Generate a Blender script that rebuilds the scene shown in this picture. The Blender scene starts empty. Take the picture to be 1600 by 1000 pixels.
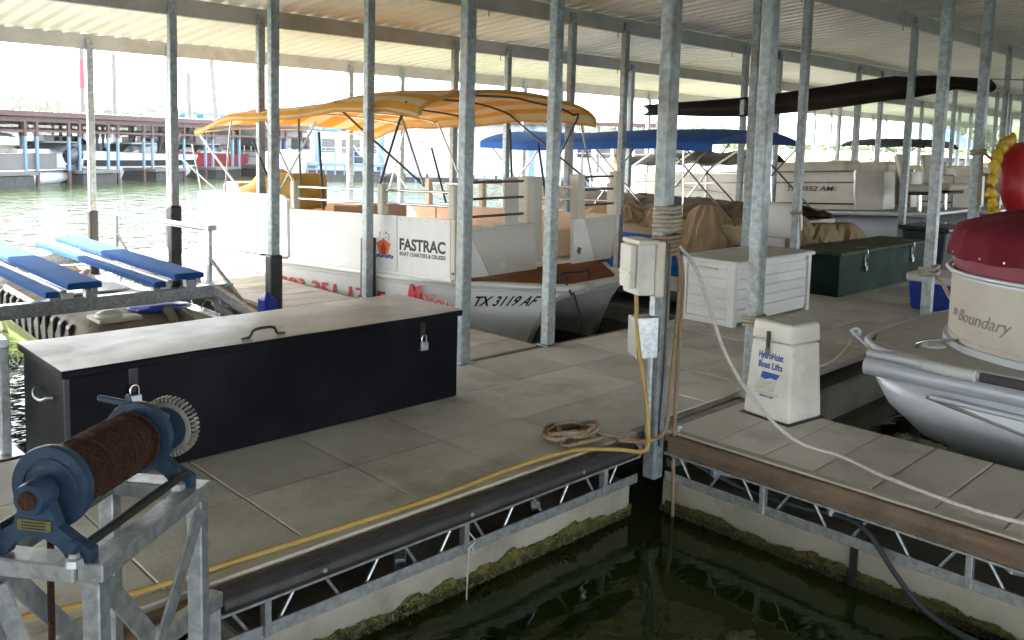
import bpy, bmesh, math, random
from mathutils import Vector, Matrix, noise
random.seed(7)
R = math.radians
scene = bpy.context.scene
COL = scene.collection

# ------------------------------------------------------------------ camera
cam_d = bpy.data.cameras.new('camera')
cam = bpy.data.objects.new('camera', cam_d)
COL.objects.link(cam)
cam_d.sensor_width = 36.0
cam_d.lens = 1335.0 / 1600.0 * 36.0
cam_d.shift_y = -0.0899
cam_d.clip_start = 0.05
cam_d.clip_end = 3000.0
def camera_matrix():
    p, r, yaw = R(5.65), R(1.45), R(-44.25)
    fwd = Vector((0, math.cos(p), -math.sin(p)))
    right = Vector((1, 0, 0))
    up = right.cross(fwd)
    r2 = right * math.cos(r) + up * math.sin(r)
    u2 = -right * math.sin(r) + up * math.cos(r)
    m = Matrix((r2, u2, -fwd)).transposed().to_4x4()
    return Matrix.Translation((0, 0, 1.7)) @ Matrix.Rotation(yaw, 4, 'Z') @ m
cam.matrix_world = camera_matrix()
scene.camera = cam
scene.render.resolution_x, scene.render.resolution_y = 1024, 640

# ------------------------------------------------------------------ sky, sun, exposure
SUN_AZ, SUN_EL = R(110.0), R(41.0)          # azimuth from +X towards +Y
sun_dir = Vector((math.cos(SUN_AZ) * math.cos(SUN_EL), math.sin(SUN_AZ) * math.cos(SUN_EL), math.sin(SUN_EL)))
world = bpy.data.worlds.new('World')
scene.world = world
world.use_nodes = True
wt = world.node_tree
wn, wl = wt.nodes, wt.links
bg = wn['Background']
sky = wn.new('ShaderNodeTexSky')
sky.sky_type = 'NISHITA'
sky.sun_disc = False
sky.sun_elevation = SUN_EL
sky.sun_rotation = R(90.0) - SUN_AZ
sky.air_density = 1.0
sky.dust_density = 2.5
sky.ozone_density = 1.0
tc = wn.new('ShaderNodeTexCoord')
mp = wn.new('ShaderNodeMapping'); mp.inputs['Scale'].default_value = (1, 1, 3.2)
cn = wn.new('ShaderNodeTexNoise'); cn.inputs['Scale'].default_value = 2.1; cn.inputs['Detail'].default_value = 6; cn.inputs['Roughness'].default_value = .55
cr = wn.new('ShaderNodeValToRGB')
cr.color_ramp.elements[0].position = .36; cr.color_ramp.elements[0].color = (0, 0, 0, 1)
cr.color_ramp.elements[1].position = .58; cr.color_ramp.elements[1].color = (1, 1, 1, 1)
mx = wn.new('ShaderNodeMix'); mx.data_type = 'RGBA'
mx.inputs['B'].default_value = (7.4, 7.6, 7.8, 1)
wl.new(tc.outputs['Generated'], mp.inputs['Vector']); wl.new(mp.outputs['Vector'], cn.inputs['Vector'])
wl.new(cn.outputs['Fac'], cr.inputs['Fac']); wl.new(cr.outputs['Color'], mx.inputs['Factor'])
wl.new(sky.outputs['Color'], mx.inputs['A']); wl.new(mx.outputs['Result'], bg.inputs['Color'])
bg.inputs['Strength'].default_value = 0.13

sun_d = bpy.data.lights.new('sun', 'SUN')
sun_d.energy = 4.6
sun_d.angle = R(0.53)
sun_d.color = (1.0, 0.95, 0.86)
sun = bpy.data.objects.new('sun', sun_d)
COL.objects.link(sun)
sun.rotation_euler = sun_dir.to_track_quat('Z', 'Y').to_euler()
sun.location = (0, 0, 40)

scene.view_settings.view_transform = 'Standard'
scene.view_settings.look = 'None'
scene.view_settings.exposure = 3.4
scene.view_settings.gamma = 1.0
scene.render.engine = 'CYCLES'
cy = scene.cycles
cy.use_denoising = True
cy.max_bounces = 10
cy.diffuse_bounces = 6
cy.glossy_bounces = 5
cy.transparent_max_bounces = 8
cy.caustics_reflective = True
cy.blur_glossy = 1.0
cy.sample_clamp_indirect = 6.0
cy.caustics_refractive = False

# ------------------------------------------------------------------ materials
MATS = {}
def mat(name, col, rough=.55, metal=0.0, var=.18, scale=3.0, col2=None, bump=0.0, bscale=40.0, rnd=0.0, spec=.5,
        stretch=(1, 1, 1), detail=5.0, lo=.35, hi=.68, coat=0.0, rvar=.12):
    """base colour mixed by noise between col and col2, roughness noise, fine bump, brightness per object"""
    m = bpy.data.materials.new(name); m.use_nodes = True
    nt = m.node_tree; n, l = nt.nodes, nt.links
    b = n['Principled BSDF']
    b.inputs['Metallic'].default_value = metal
    b.inputs['Specular IOR Level'].default_value = spec
    if coat: b.inputs['Coat Weight'].default_value = coat; b.inputs['Coat Roughness'].default_value = .08
    if col2 is None: col2 = tuple(c * (1 - var) for c in col)
    t = n.new('ShaderNodeTexCoord')
    mpn = n.new('ShaderNodeMapping'); mpn.inputs['Scale'].default_value = stretch
    l.new(t.outputs['Object'], mpn.inputs['Vector'])
    vec = mpn.outputs['Vector']
    oi = n.new('ShaderNodeObjectInfo')
    ad = n.new('ShaderNodeVectorMath'); ad.operation = 'ADD'
    ml = n.new('ShaderNodeMath'); ml.operation = 'MULTIPLY'; ml.inputs[1].default_value = 57.0
    l.new(oi.outputs['Random'], ml.inputs[0]); l.new(vec, ad.inputs[0]); l.new(ml.outputs[0], ad.inputs[1])
    vec = ad.outputs['Vector']
    nz = n.new('ShaderNodeTexNoise'); nz.inputs['Scale'].default_value = scale; nz.inputs['Detail'].default_value = detail; nz.inputs['Roughness'].default_value = .6
    l.new(vec, nz.inputs['Vector'])
    ramp = n.new('ShaderNodeValToRGB')
    ramp.color_ramp.elements[0].position = lo; ramp.color_ramp.elements[1].position = hi
    ramp.color_ramp.elements[0].color = (*col, 1); ramp.color_ramp.elements[1].color = (*col2, 1)
    l.new(nz.outputs['Fac'], ramp.inputs['Fac'])
    out = ramp.outputs['Color']
    if rnd:
        hsv = n.new('ShaderNodeHueSaturation')
        mr = n.new('ShaderNodeMapRange'); mr.inputs['To Min'].default_value = 1 - rnd; mr.inputs['To Max'].default_value = 1 + rnd
        l.new(oi.outputs['Random'], mr.inputs['Value']); l.new(mr.outputs['Result'], hsv.inputs['Value']); l.new(out, hsv.inputs['Color'])
        out = hsv.outputs['Color']
    l.new(out, b.inputs['Base Color'])
    nr = n.new('ShaderNodeTexNoise'); nr.inputs['Scale'].default_value = scale * 2.3; nr.inputs['Detail'].default_value = 3
    l.new(vec, nr.inputs['Vector'])
    mr2 = n.new('ShaderNodeMapRange'); mr2.inputs['To Min'].default_value = max(.02, rough - rvar); mr2.inputs['To Max'].default_value = min(1, rough + rvar)
    l.new(nr.outputs['Fac'], mr2.inputs['Value']); l.new(mr2.outputs['Result'], b.inputs['Roughness'])
    if bump:
        nb = n.new('ShaderNodeTexNoise'); nb.inputs['Scale'].default_value = bscale; nb.inputs['Detail'].default_value = 4
        l.new(vec, nb.inputs['Vector'])
        bp = n.new('ShaderNodeBump'); bp.inputs['Strength'].default_value = bump; bp.inputs['Distance'].default_value = .01
        l.new(nb.outputs['Fac'], bp.inputs['Height']); l.new(bp.outputs['Normal'], b.inputs['Normal'])
    MATS[name] = m
    return m

GALV = mat('galvanised steel', (.40, .43, .45), .42, .75, scale=28, col2=(.56, .59, .61), lo=.42, hi=.58, bump=.08, bscale=60)
POST = mat('post steel', (.25, .295, .31), .5, .35, scale=22, col2=(.40, .45, .47), lo=.4, hi=.62, bump=.12, bscale=50, rnd=.1)
BEAM = mat('beam paint', (.50, .505, .49), .6, 0, scale=2.5, col2=(.41, .415, .40), bump=.05)
ROOFP = mat('ceiling sheet', (.86, .83, .76), .42, 0, scale=1.2, col2=(.80, .77, .70), spec=.55, rnd=.05)
ROOFT = mat('screw dark', (.05, .045, .04), .7)
CONC = mat('deck concrete', (.63, .60, .55), .62, 0, scale=2.2, col2=(.49, .465, .42), bump=.35, bscale=130, rnd=.16, lo=.3, hi=.75, detail=8)
CONC2 = mat('finger concrete', (.58, .54, .47), .7, 0, scale=2.6, col2=(.46, .42, .36), bump=.3, bscale=110, rnd=.12)
GROUT = mat('joint strip', (.34, .33, .29), .8, 0, scale=5, col2=(.17, .165, .15))
STAIN = mat('bird dropping', (.62, .62, .58), .8, 0, scale=20)
WOOD = mat('dock timber', (.20, .135, .085), .75, 0, scale=7, col2=(.10, .065, .045), bump=.6, bscale=26, stretch=(.25, .25, 3), lo=.3, hi=.7)
WOODL = mat('pale timber', (.33, .23, .14), .75, 0, scale=7, col2=(.22, .15, .10), bump=.4, bscale=26, stretch=(.3, 1, 3))
RUBBER = mat('black rubber', (.022, .022, .024), .55, 0, scale=6, col2=(.05, .05, .05), bump=.25, bscale=70)
BLACKP = mat('black plastic', (.012, .013, .014), .45, 0, scale=8, col2=(.03, .03, .03))
FLOAT = mat('float skin', (.44, .415, .345), .6, 0, scale=3, col2=(.30, .28, .22), bump=.2, bscale=20)
ALGAE = mat('algae', (.16, .155, .045), .9, 0, scale=14, col2=(.07, .065, .025), bump=1.0, bscale=60, rnd=.2)
ALGAED = mat('wet algae', (.02, .02, .012), .5, 0, scale=14, col2=(.04, .04, .02), bump=1.0, bscale=60)
WHITE = mat('white gelcoat', (.82, .83, .83), .32, 0, scale=1.5, col2=(.76, .77, .77), spec=.5)
PANELW = mat('white panel', (.83, .84, .84), .42, 0, scale=1.7, col2=(.77, .78, .78), bump=.04, bscale=6)
PANELG = mat('grey white panel', (.60, .60, .55), .45, 0, scale=1.4, col2=(.54, .54, .49))
CREAM = mat('cream frp', (.70, .66, .56), .5, 0, scale=2.2, col2=(.62, .57, .47))
PEACH = mat('peach panel', (.70, .53, .38), .55, 0, scale=1.5, col2=(.62, .46, .33))
CARPET = mat('rust carpet', (.30, .125, .06), .95, 0, scale=18, col2=(.22, .09, .045), bump=.6, bscale=300, spec=.1)
CHROME = mat('rail steel', (.55, .55, .55), .22, 1.0, scale=4, var=.1)
DARKM = mat('dark bronze tube', (.09, .075, .065), .4, .6, scale=6)
ALU = mat('aluminium', (.60, .64, .70), .42, .25, scale=1.6, col2=(.54, .57, .62), rvar=.1, bump=.03, bscale=5)
ALUD = mat('aluminium scummed', (.42, .43, .40), .5, .5, scale=3, col2=(.25, .23, .16), stretch=(1, .3, 2))
BLACKBOX = mat('black paint', (.0035, .0042, .008), .5, 0, scale=2.2, col2=(.006, .007, .011), bump=.06, bscale=6, spec=.10)
LIDDUST = mat('dusty lid', (.44, .41, .35), .42, 0, scale=3.4, col2=(.30, .275, .23), bump=.1, bscale=50, detail=9)
GREENP = mat('green paint', (.006, .032, .024), .6, 0, scale=2.4, col2=(.004, .018, .014), bump=.08, bscale=12, spec=.12)
GREENLID = mat('dusty green lid', (.075, .09, .06), .7, 0, scale=3, col2=(.035, .048, .034), detail=8, spec=.2)
RESIN = mat('white resin', (.70, .71, .70), .5, 0, scale=2, col2=(.62, .63, .62), rnd=.03)
RESINT = mat('resin lid', (.50, .485, .42), .6, 0, scale=2, col2=(.42, .40, .34))
HOIST = mat('aged white plastic', (.74, .73, .68), .5, 0, scale=4, col2=(.62, .61, .54), bump=.05, bscale=20)
HOISTT = mat('stained white plastic', (.46, .43, .35), .6, 0, scale=9, col2=(.62, .60, .53))
BLUECARPET = mat('blue carpet', (.022, .10, .32), .92, 0, scale=20, col2=(.016, .075, .25), bump=.6, bscale=260, spec=.15)
TANK = mat('tank plastic', (.21, .17, .12), .7, 0, scale=5, col2=(.12, .095, .065), bump=.35, bscale=18, detail=8)
TANKB = mat('lime reflection tint', (.20, .24, .035), .7, 0, scale=4, col2=(.13, .16, .03))  # green of the water's reflection, put into the tank's own colour
BLUEPL = mat('blue plastic', (.012, .05, .42), .4, 0, scale=4)
WINCHB = mat('winch blue paint', (.03, .068, .125), .42, 0, scale=9, col2=(.02, .045, .085), bump=.15, bscale=60)
CABLE = mat('rusty cable', (.115, .038, .02), .75, .15, scale=140, col2=(.03, .013, .009), bump=1.0, bscale=400, stretch=(1, 1, 1), lo=.42, hi=.6)
BRASS = mat('brass plate', (.30, .27, .12), .4, .7, scale=30)
ROPE = mat('manila rope', (.42, .30, .20), .9, 0, scale=60, col2=(.26, .18, .115), bump=1.0, bscale=170)
ROPEW = mat('pale rope', (.52, .47, .38), .9, 0, scale=60, col2=(.36, .32, .25), bump=1.0, bscale=170)
ROPEWH = mat('white rope', (.68, .67, .62), .85, 0, scale=50, col2=(.52, .50, .46), bump=.8, bscale=170)
HOSE = mat('yellow hose', (.48, .32, .08), .55, 0, scale=6, col2=(.38, .25, .06))
BLUEHOSE = mat('grey blue hose', (.05, .062, .075), .55, 0, scale=6, spec=.25)
TOOTH = mat('worn tooth', (.40, .385, .34), .5, .3, scale=20, col2=(.22, .20, .17))
BURG = mat('burgundy canvas', (.185, .012, .028), .8, 0, scale=2, col2=(.135, .008, .02), bump=.25, bscale=8, spec=.25)
BURG2 = mat('burgundy panel', (.24, .022, .055), .5, 0, scale=2)
FENCEC = mat('boat fence', (.55, .52, .45), .42, 0, scale=1.2, col2=(.49, .46, .40))
GREYDECK = mat('grey deck carpet', (.43, .42, .38), .95, 0, scale=14, col2=(.36, .35, .31), bump=.5, bscale=250)
SCRIPT = mat('script lettering', (.27, .25, .22), .5)
BLACKT = mat('black lettering', (.012, .012, .012), .5)
REDT = mat('red lettering', (.62, .028, .032), .5, 0, scale=6)
BLUET = mat('blue lettering', (.02, .09, .42), .5)
ORANGE = mat('orange print', (.80, .13, .03), .5, 0, scale=6, col2=(.85, .25, .06))
TANC = mat('tan canvas', (.34, .25, .155), .88, 0, scale=3, col2=(.27, .195, .115), bump=.15, bscale=20, spec=.2)
GOLDC = mat('gold cover', (.58, .37, .09), .8, 0, scale=3, col2=(.42, .25, .045), bump=.2, bscale=14)
BLUEC = mat('blue canvas', (.028, .115, .40), .8, 0, scale=2, col2=(.02, .09, .33), bump=.15, bscale=14, spec=.25)
BROWNT = mat('brown tarp', (.040, .027, .017), .85, 0, scale=3, col2=(.024, .016, .010), bump=.35, bscale=12)
BOATBLUE = mat('boat blue', (.012, .10, .40), .3, 0, scale=3, col2=(.01, .13, .36))
BOATTAN = mat('boat tan', (.42, .34, .22), .35, 0, scale=3)
BLACKC = mat('black canvas', (.012, .013, .014), .8, 0, scale=3)
SEAT = mat('seat vinyl', (.55, .52, .43), .5, 0, scale=4)
NAVY = mat('navy motor', (.01, .015, .03), .25, 0, scale=4)
FDRED = mat('red brown metal', (.070, .032, .030), .6, 0, scale=3, col2=(.055, .026, .025))
FDBLUE = mat('pale blue steel', (.12, .20, .28), .55, 0, scale=4, col2=(.10, .17, .24))
FDIN = mat('roof underside', (.10, .075, .065), .7, 0, scale=3)
FDTOP = mat('roof sheet top', (.17, .12, .11), .6, 0, scale=2)
BLDG = mat('white corrugated wall', (.42, .47, .53), .5, 0, scale=1.2, col2=(.37, .42, .48))
GLASS = mat('dark window', (.03, .035, .035), .08, 0, scale=3, spec=.8)
REDB = mat('red boat', (.26, .014, .025), .35, 0, scale=3)
TUBERED = mat('tube red', (.45, .012, .02), .45, 0, scale=3)
TUBEYEL = mat('tube yellow', (.70, .45, .03), .45, 0, scale=3)
EARTH = mat('shore earth', (.34, .26, .15), .9, 0, scale=.06, col2=(.20, .22, .08), bump=.4, bscale=.6)
HILL = mat('wooded hill', (.09, .13, .035), .95, 0, scale=.04, col2=(.06, .09, .03), bump=.6, bscale=.5)
LEAF = mat('far foliage', (.085, .135, .03), .9, 0, scale=.5, col2=(.05, .085, .022), bump=.8, bscale=2.0)
POLEW = mat('weathered piling', (.11, .107, .10), .7, 0, scale=3)

def add_stains(m, dark, light, sc=1.1):
    """old dirt patches and pale scuffs over a material, in world-sized noise"""
    n, l = m.node_tree.nodes, m.node_tree.links; b = n['Principled BSDF']
    src = b.inputs['Base Color'].links[0].from_socket
    g = n.new('ShaderNodeNewGeometry')
    for sc_, lo, hi, col, amt, rg in ((sc, .50, .68, dark, .72, .72), (sc*4.3, .60, .74, dark, .5, .75), (sc*9, .66, .76, light, .45, .6), (sc*.45, .5, .75, light, .35, .6)):
        z = n.new('ShaderNodeTexNoise'); z.inputs['Scale'].default_value = sc_; z.inputs['Detail'].default_value = 9; z.inputs['Roughness'].default_value = rg
        l.new(g.outputs['Position'], z.inputs['Vector'])
        r = n.new('ShaderNodeMapRange'); r.inputs['From Min'].default_value = lo; r.inputs['From Max'].default_value = hi; r.inputs['To Max'].default_value = amt
        l.new(z.outputs['Fac'], r.inputs['Value'])
        x = n.new('ShaderNodeMix'); x.data_type = 'RGBA'; x.inputs['B'].default_value = (*col, 1)
        l.new(r.outputs['Result'], x.inputs['Factor']); l.new(src, x.inputs['A']); src = x.outputs['Result']
    l.new(src, b.inputs['Base Color'])
add_stains(CONC, (.28, .255, .22), (.70, .68, .63), 1.3)
add_stains(CONC2, (.28, .24, .19), (.62, .58, .50))
add_stains(POST, (.16, .12, .085), (.46, .50, .52), 2.2)
add_stains(FLOAT, (.17, .15, .09), (.50, .48, .42), 2.0)
add_stains(LIDDUST, (.20, .18, .15), (.55, .52, .46), 2.0)
add_stains(PANELW, (.68, .68, .65), (.84, .84, .84), 1.3)
add_stains(HOIST, (.50, .47, .39), (.76, .75, .71), 3.0)
add_stains(BEAM, (.32, .31, .28), (.46, .46, .44), 1.5)
add_stains(BLACKBOX, (.002, .0022, .003), (.035, .036, .038), 2.5)
add_stains(BURG, (.11, .007, .017), (.24, .03, .05), 1.6)
add_stains(FENCEC, (.42, .39, .32), (.60, .58, .52), 2.0)
add_stains(RESIN, (.52, .52, .49), (.74, .75, .74), 2.0)
add_stains(WOOD, (.05, .035, .028), (.30, .24, .18), 3.5)

def stripe_mat():
    m = bpy.data.materials.new('striped canvas'); m.use_nodes = True
    n, l = m.node_tree.nodes, m.node_tree.links
    b = n['Principled BSDF']; b.inputs['Roughness'].default_value = .8; b.inputs['Specular IOR Level'].default_value = .2
    t = n.new('ShaderNodeTexCoord'); s = n.new('ShaderNodeSeparateXYZ'); l.new(t.outputs['UV'], s.inputs['Vector'])
    f = n.new('ShaderNodeMath'); f.operation = 'MULTIPLY'; f.inputs[1].default_value = 7.0; l.new(s.outputs['X'], f.inputs[0])
    g = n.new('ShaderNodeMath'); g.operation = 'FRACT'; l.new(f.outputs[0], g.inputs[0])
    c = n.new('ShaderNodeValToRGB'); c.color_ramp.interpolation = 'CONSTANT'
    e = c.color_ramp.elements; e[0].position = 0; e[0].color = (.86, .52, .12, 1); e[1].position = .5; e[1].color = (.88, .77, .52, 1)
    l.new(g.outputs[0], c.inputs['Fac'])
    nz = n.new('ShaderNodeTexNoise'); nz.inputs['Scale'].default_value = 3; l.new(t.outputs['Object'], nz.inputs['Vector'])
    h = n.new('ShaderNodeHueSaturation'); mr = n.new('ShaderNodeMapRange'); mr.inputs['To Min'].default_value = .82; mr.inputs['To Max'].default_value = 1.12
    l.new(nz.outputs['Fac'], mr.inputs['Value']); l.new(mr.outputs['Result'], h.inputs['Value']); l.new(c.outputs['Color'], h.inputs['Color'])
    l.new(h.outputs['Color'], b.inputs['Base Color'])
    tr = n.new('ShaderNodeBsdfTranslucent'); l.new(h.outputs['Color'], tr.inputs['Color'])
    mxs = n.new('ShaderNodeMixShader'); mxs.inputs[0].default_value = .5
    l.new(b.outputs[0], mxs.inputs[1]); l.new(tr.outputs[0], mxs.inputs[2]); l.new(mxs.outputs[0], n['Material Output'].inputs['Surface'])
    return m
STRIPE = stripe_mat()

def water_mat():
    m = bpy.data.materials.new('lake water'); m.use_nodes = True
    n, l = m.node_tree.nodes, m.node_tree.links
    b = n['Principled BSDF']
    b.inputs['Base Color'].default_value = (.020, .034, .005, 1)
    b.inputs['Roughness'].default_value = .03
    b.inputs['IOR'].default_value = 1.33
    t = n.new('ShaderNodeTexCoord')
    mpn = n.new('ShaderNodeMapping'); mpn.inputs['Scale'].default_value = (.8, 1.25, 1); mpn.inputs['Rotation'].default_value = (0, 0, .75)
    l.new(t.outputs['Object'], mpn.inputs['Vector'])
    a = n.new('ShaderNodeTexNoise'); a.inputs['Scale'].default_value = 1.5; a.inputs['Detail'].default_value = 3; a.inputs['Distortion'].default_value = .6
    c = n.new('ShaderNodeTexNoise'); c.inputs['Scale'].default_value = 4.5; c.inputs['Detail'].default_value = 3
    l.new(mpn.outputs['Vector'], a.inputs['Vector']); l.new(mpn.outputs['Vector'], c.inputs['Vector'])
    ad = n.new('ShaderNodeMath'); ad.operation = 'MULTIPLY_ADD'; ad.inputs[1].default_value = .22
    l.new(c.outputs['Fac'], ad.inputs[0]); l.new(a.outputs['Fac'], ad.inputs[2])
    bp = n.new('ShaderNodeBump'); bp.inputs['Strength'].default_value = .55; bp.inputs['Distance'].default_value = .22
    sx = n.new('ShaderNodeSeparateXYZ'); l.new(t.outputs['Object'], sx.inputs['Vector'])
    cm = n.new('ShaderNodeMapRange'); cm.interpolation_type = 'SMOOTHSTEP'
    cm.inputs['From Min'].default_value = 6.0; cm.inputs['From Max'].default_value = 17.0; cm.inputs['To Min'].default_value = .07; cm.inputs['To Max'].default_value = .95
    l.new(sx.outputs['Y'], cm.inputs['Value']); l.new(cm.outputs['Result'], bp.inputs['Strength'])
    l.new(ad.outputs[0], bp.inputs['Height']); l.new(bp.outputs['Normal'], b.inputs['Normal'])
    return m
WATER = water_mat()

# ------------------------------------------------------------------ mesh helpers
def V3(p): return p if isinstance(p, Vector) else Vector(p)
class MB:
    """collects shapes, build() links them as ONE mesh object"""
    def __init__(s): s.v = []; s.f = []; s.uv = None
    def add(s, vs, fs):
        o = len(s.v); s.v += [V3(p) for p in vs]; s.f += [tuple(i + o for i in f) for f in fs]; return s
    def bx(s, x0, x1, y0, y1, z0, z1):
        return s.add([(x0,y0,z0),(x1,y0,z0),(x1,y1,z0),(x0,y1,z0),(x0,y0,z1),(x1,y0,z1),(x1,y1,z1),(x0,y1,z1)],
                     [(3,2,1,0),(4,5,6,7),(0,1,5,4),(1,2,6,5),(2,3,7,6),(3,0,4,7)])
    def hexa(s, p):   # 8 points, bottom ring then top ring
        return s.add(p, [(3,2,1,0),(4,5,6,7),(0,1,5,4),(1,2,6,5),(2,3,7,6),(3,0,4,7)])
    def bar(s, p0, p1, w, h=None, up=(0,0,1)):
        p0, p1 = V3(p0), V3(p1); h = h or w
        d = (p1 - p0).normalized(); up = V3(up)
        if abs(d.dot(up)) > .98: up = Vector((1,0,0))
        a = d.cross(up).normalized() * (w/2); b = a.normalized().cross(d) * (h/2)
        r = [(-a-b), (a-b), (a+b), (-a+b)]
        return s.add([p0+q for q in r] + [p1+q for q in r], [(3,2,1,0),(4,5,6,7),(0,1,5,4),(1,2,6,5),(2,3,7,6),(3,0,4,7)])
    def tube(s, pts, r, n=8, closed=False, caps=True):
        pts = [V3(p) for p in pts]; m = len(pts)
        rr = r if isinstance(r, (list, tuple)) else [r]*m
        T = []
        for i in range(m):
            a = pts[(i-1) % m] if (closed or i > 0) else pts[i]
            b = pts[(i+1) % m] if (closed or i < m-1) else pts[i]
            t = b - a
            T.append(t.normalized() if t.length > 1e-9 else Vector((0,0,1)))
        ref = Vector((0,0,1)) if abs(T[0].z) < .9 else Vector((1,0,0))
        N = T[0].cross(ref).normalized()
        vs, fs = [], []
        for i in range(m):
            N = (N - T[i]*N.dot(T[i]))
            N = N.normalized() if N.length > 1e-6 else T[i].orthogonal().normalized()
            B = T[i].cross(N)
            for k in range(n):
                a = 2*math.pi*k/n
                vs.append(pts[i] + (N*math.cos(a) + B*math.sin(a))*rr[i])
        for i in range(m if closed else m-1):
            j = (i+1) % m
            for k in range(n):
                k2 = (k+1) % n
                fs.append((i*n+k, i*n+k2, j*n+k2, j*n+k))
        if caps and not closed:
            fs.append(tuple(range(n-1, -1, -1))); fs.append(tuple((m-1)*n+k for k in range(n)))
        return s.add(vs, fs)
    def cyl(s, p0, p1, r, r1=None, n=16): return s.tube([p0, p1], [r, r if r1 is None else r1], n)
    def lathe(s, o, ax, prof, n=24, closed_ends=True):
        """prof: list of (distance along axis, radius)"""
        o, ax = V3(o), V3(ax).normalized(); a = ax.orthogonal().normalized(); b = ax.cross(a)
        vs, fs = [], []
        for d, r in prof:
            for k in range(n):
                t = 2*math.pi*k/n
                vs.append(o + ax*d + (a*math.cos(t) + b*math.sin(t))*max(r, 1e-4))
        for i in range(len(prof)-1):
            for k in range(n):
                k2 = (k+1) % n
                fs.append((i*n+k, i*n+k2, (i+1)*n+k2, (i+1)*n+k))
        if closed_ends:
            fs.append(tuple(range(n-1,-1,-1))); fs.append(tuple((len(prof)-1)*n+k for k in range(n)))
        return s.add(vs, fs)
    def prism(s, poly, d):
        poly = [V3(p) for p in poly]; d = V3(d); n = len(poly)
        return s.add(poly + [p+d for p in poly], [tuple(range(n-1,-1,-1)), tuple(range(n,2*n))] + [(i,(i+1)%n,n+(i+1)%n,n+i) for i in range(n)])
    def loft(s, rings, caps=True, closed=True):
        n = len(rings[0]); vs = [p for r in rings for p in r]; fs = []
        for i in range(len(rings)-1):
            for k in range(n if closed else n-1):
                k2 = (k+1) % n
                fs.append((i*n+k, i*n+k2, (i+1)*n+k2, (i+1)*n+k))
        if caps: fs.append(tuple(range(n-1,-1,-1))); fs.append(tuple((len(rings)-1)*n+k for k in range(n)))
        return s.add(vs, fs)
    def sheet(s, fn, nu, nv, th=.004, d=(0,0,-1), uv=False):
        """surface fn(a,b) for a,b in 0..1 with a thickness"""
        d = V3(d)*th; top, bot, U = [], [], []
        for i in range(nu+1):
            for j in range(nv+1):
                p = V3(fn(i/nu, j/nv)); top.append(p); bot.append(p+d); U.append((i/nu, j/nv))
        n1 = len(top); w = nv+1; fs = []
        for i in range(nu):
            for j in range(nv):
                a = i*w+j; fs.append((a, a+w, a+w+1, a+1)); fs.append((n1+a, n1+a+1, n1+a+w+1, n1+a+w))
        for i in range(nu):
            a = i*w; fs.append((a, n1+a, n1+a+w, a+w)); a = i*w+nv; fs.append((a, a+w, n1+a+w, n1+a))
        for j in range(nv):
            a = j; fs.append((a, a+1, n1+a+1, n1+a)); a = nu*w+j; fs.append((a, n1+a, n1+a+1, a+1))
        o = len(s.v); s.add(top+bot, fs)
        if uv: s.uv = {o+k: U[k % n1] for k in range(2*n1)}
        return s
    def blob(s, c, rx, ry, rz, seed=0, amp=.25, fr=1.6, n=20, m=12, flat=None):
        c = V3(c); rings = []
        for i in range(1, m):
            th = math.pi*i/m; ring = []
            for k in range(n):
                ph = 2*math.pi*k/n
                q = Vector((math.sin(th)*math.cos(ph), math.sin(th)*math.sin(ph), math.cos(th)))
                t = noise.noise(q*fr + Vector((seed*7.3, seed*3.1, seed))) + .5*abs(noise.noise(q*fr*3.1 + Vector((seed, seed*2.7, 9)))) - .15
                rr = 1 + amp*t*1.6
                p = Vector((q.x*rx*rr, q.y*ry*rr, q.z*rz*rr))
                if flat is not None and p.z < flat: p.z = flat + (p.z-flat)*.1
                ring.append(c+p)
            rings.append(ring)
        return s.loft(rings)
    def mesh(s, name, parent=None, world=True, bevel=0, smooth=None, seg=1):
        vs = s.v
        if parent is not None and world:
            inv = wmat(parent).inverted(); vs = [inv @ p for p in vs]
        me = bpy.data.meshes.new(name)
        me.from_pydata([tuple(p) for p in vs], [], s.f)
        if s.uv:
            ul = me.uv_layers.new(name='UVMap')
            for lp in me.loops: ul.data[lp.index].uv = s.uv.get(lp.vertex_index, (0, 0))
        bm = bmesh.new(); bm.from_mesh(me)
        bmesh.ops.recalc_face_normals(bm, faces=bm.faces)
        if bevel:
            ed = [e for e in bm.edges if len(e.link_faces) == 2 and e.calc_face_angle(0) > R(32)]
            bmesh.ops.bevel(bm, geom=ed, offset=bevel, segments=seg, affect='EDGES', profile=.5, clamp_overlap=True)
        if smooth:
            for f in bm.faces: f.smooth = True
            for e in bm.edges:
                if len(e.link_faces) == 2 and e.calc_face_angle(0) > R(smooth): e.smooth = False
        bm.to_mesh(me); bm.free(); me.update()
        return me
    def build(s, name, m, parent=None, world=True, bevel=0, smooth=None, seg=1):
        me = s.mesh(name, parent, world, bevel, smooth, seg)
        me.materials.append(m)
        return link(name, me, parent)
def wmat(o):
    m = o.matrix_basis.copy()
    p = o.parent
    while p is not None: m = p.matrix_basis @ m; p = p.parent
    return m
def link(name, me, parent=None, loc=None, rot=None):
    o = bpy.data.objects.new(name, me); COL.objects.link(o)
    if parent is not None: o.parent = parent
    if loc is not None: o.location = loc
    if rot is not None: o.rotation_euler = rot
    return o
def tag(o, label=None, cat=None, group=None, kind=None):
    if label: o['label'] = label
    if cat: o['category'] = cat
    if group: o['group'] = group
    if kind: o['kind'] = kind
    return o
def thing(name, label, cat, loc=(0,0,0), rot=(0,0,0), group=None):
    o = bpy.data.objects.new(name, None); COL.objects.link(o)
    o.empty_display_size = .2
    o.location = loc; o.rotation_euler = rot
    return tag(o, label, cat, group)
def struct(name, parent=None, loc=(0,0,0)):
    o = bpy.data.objects.new(name, None); COL.objects.link(o); o.location = loc; o['kind'] = 'structure'; return o
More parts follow.
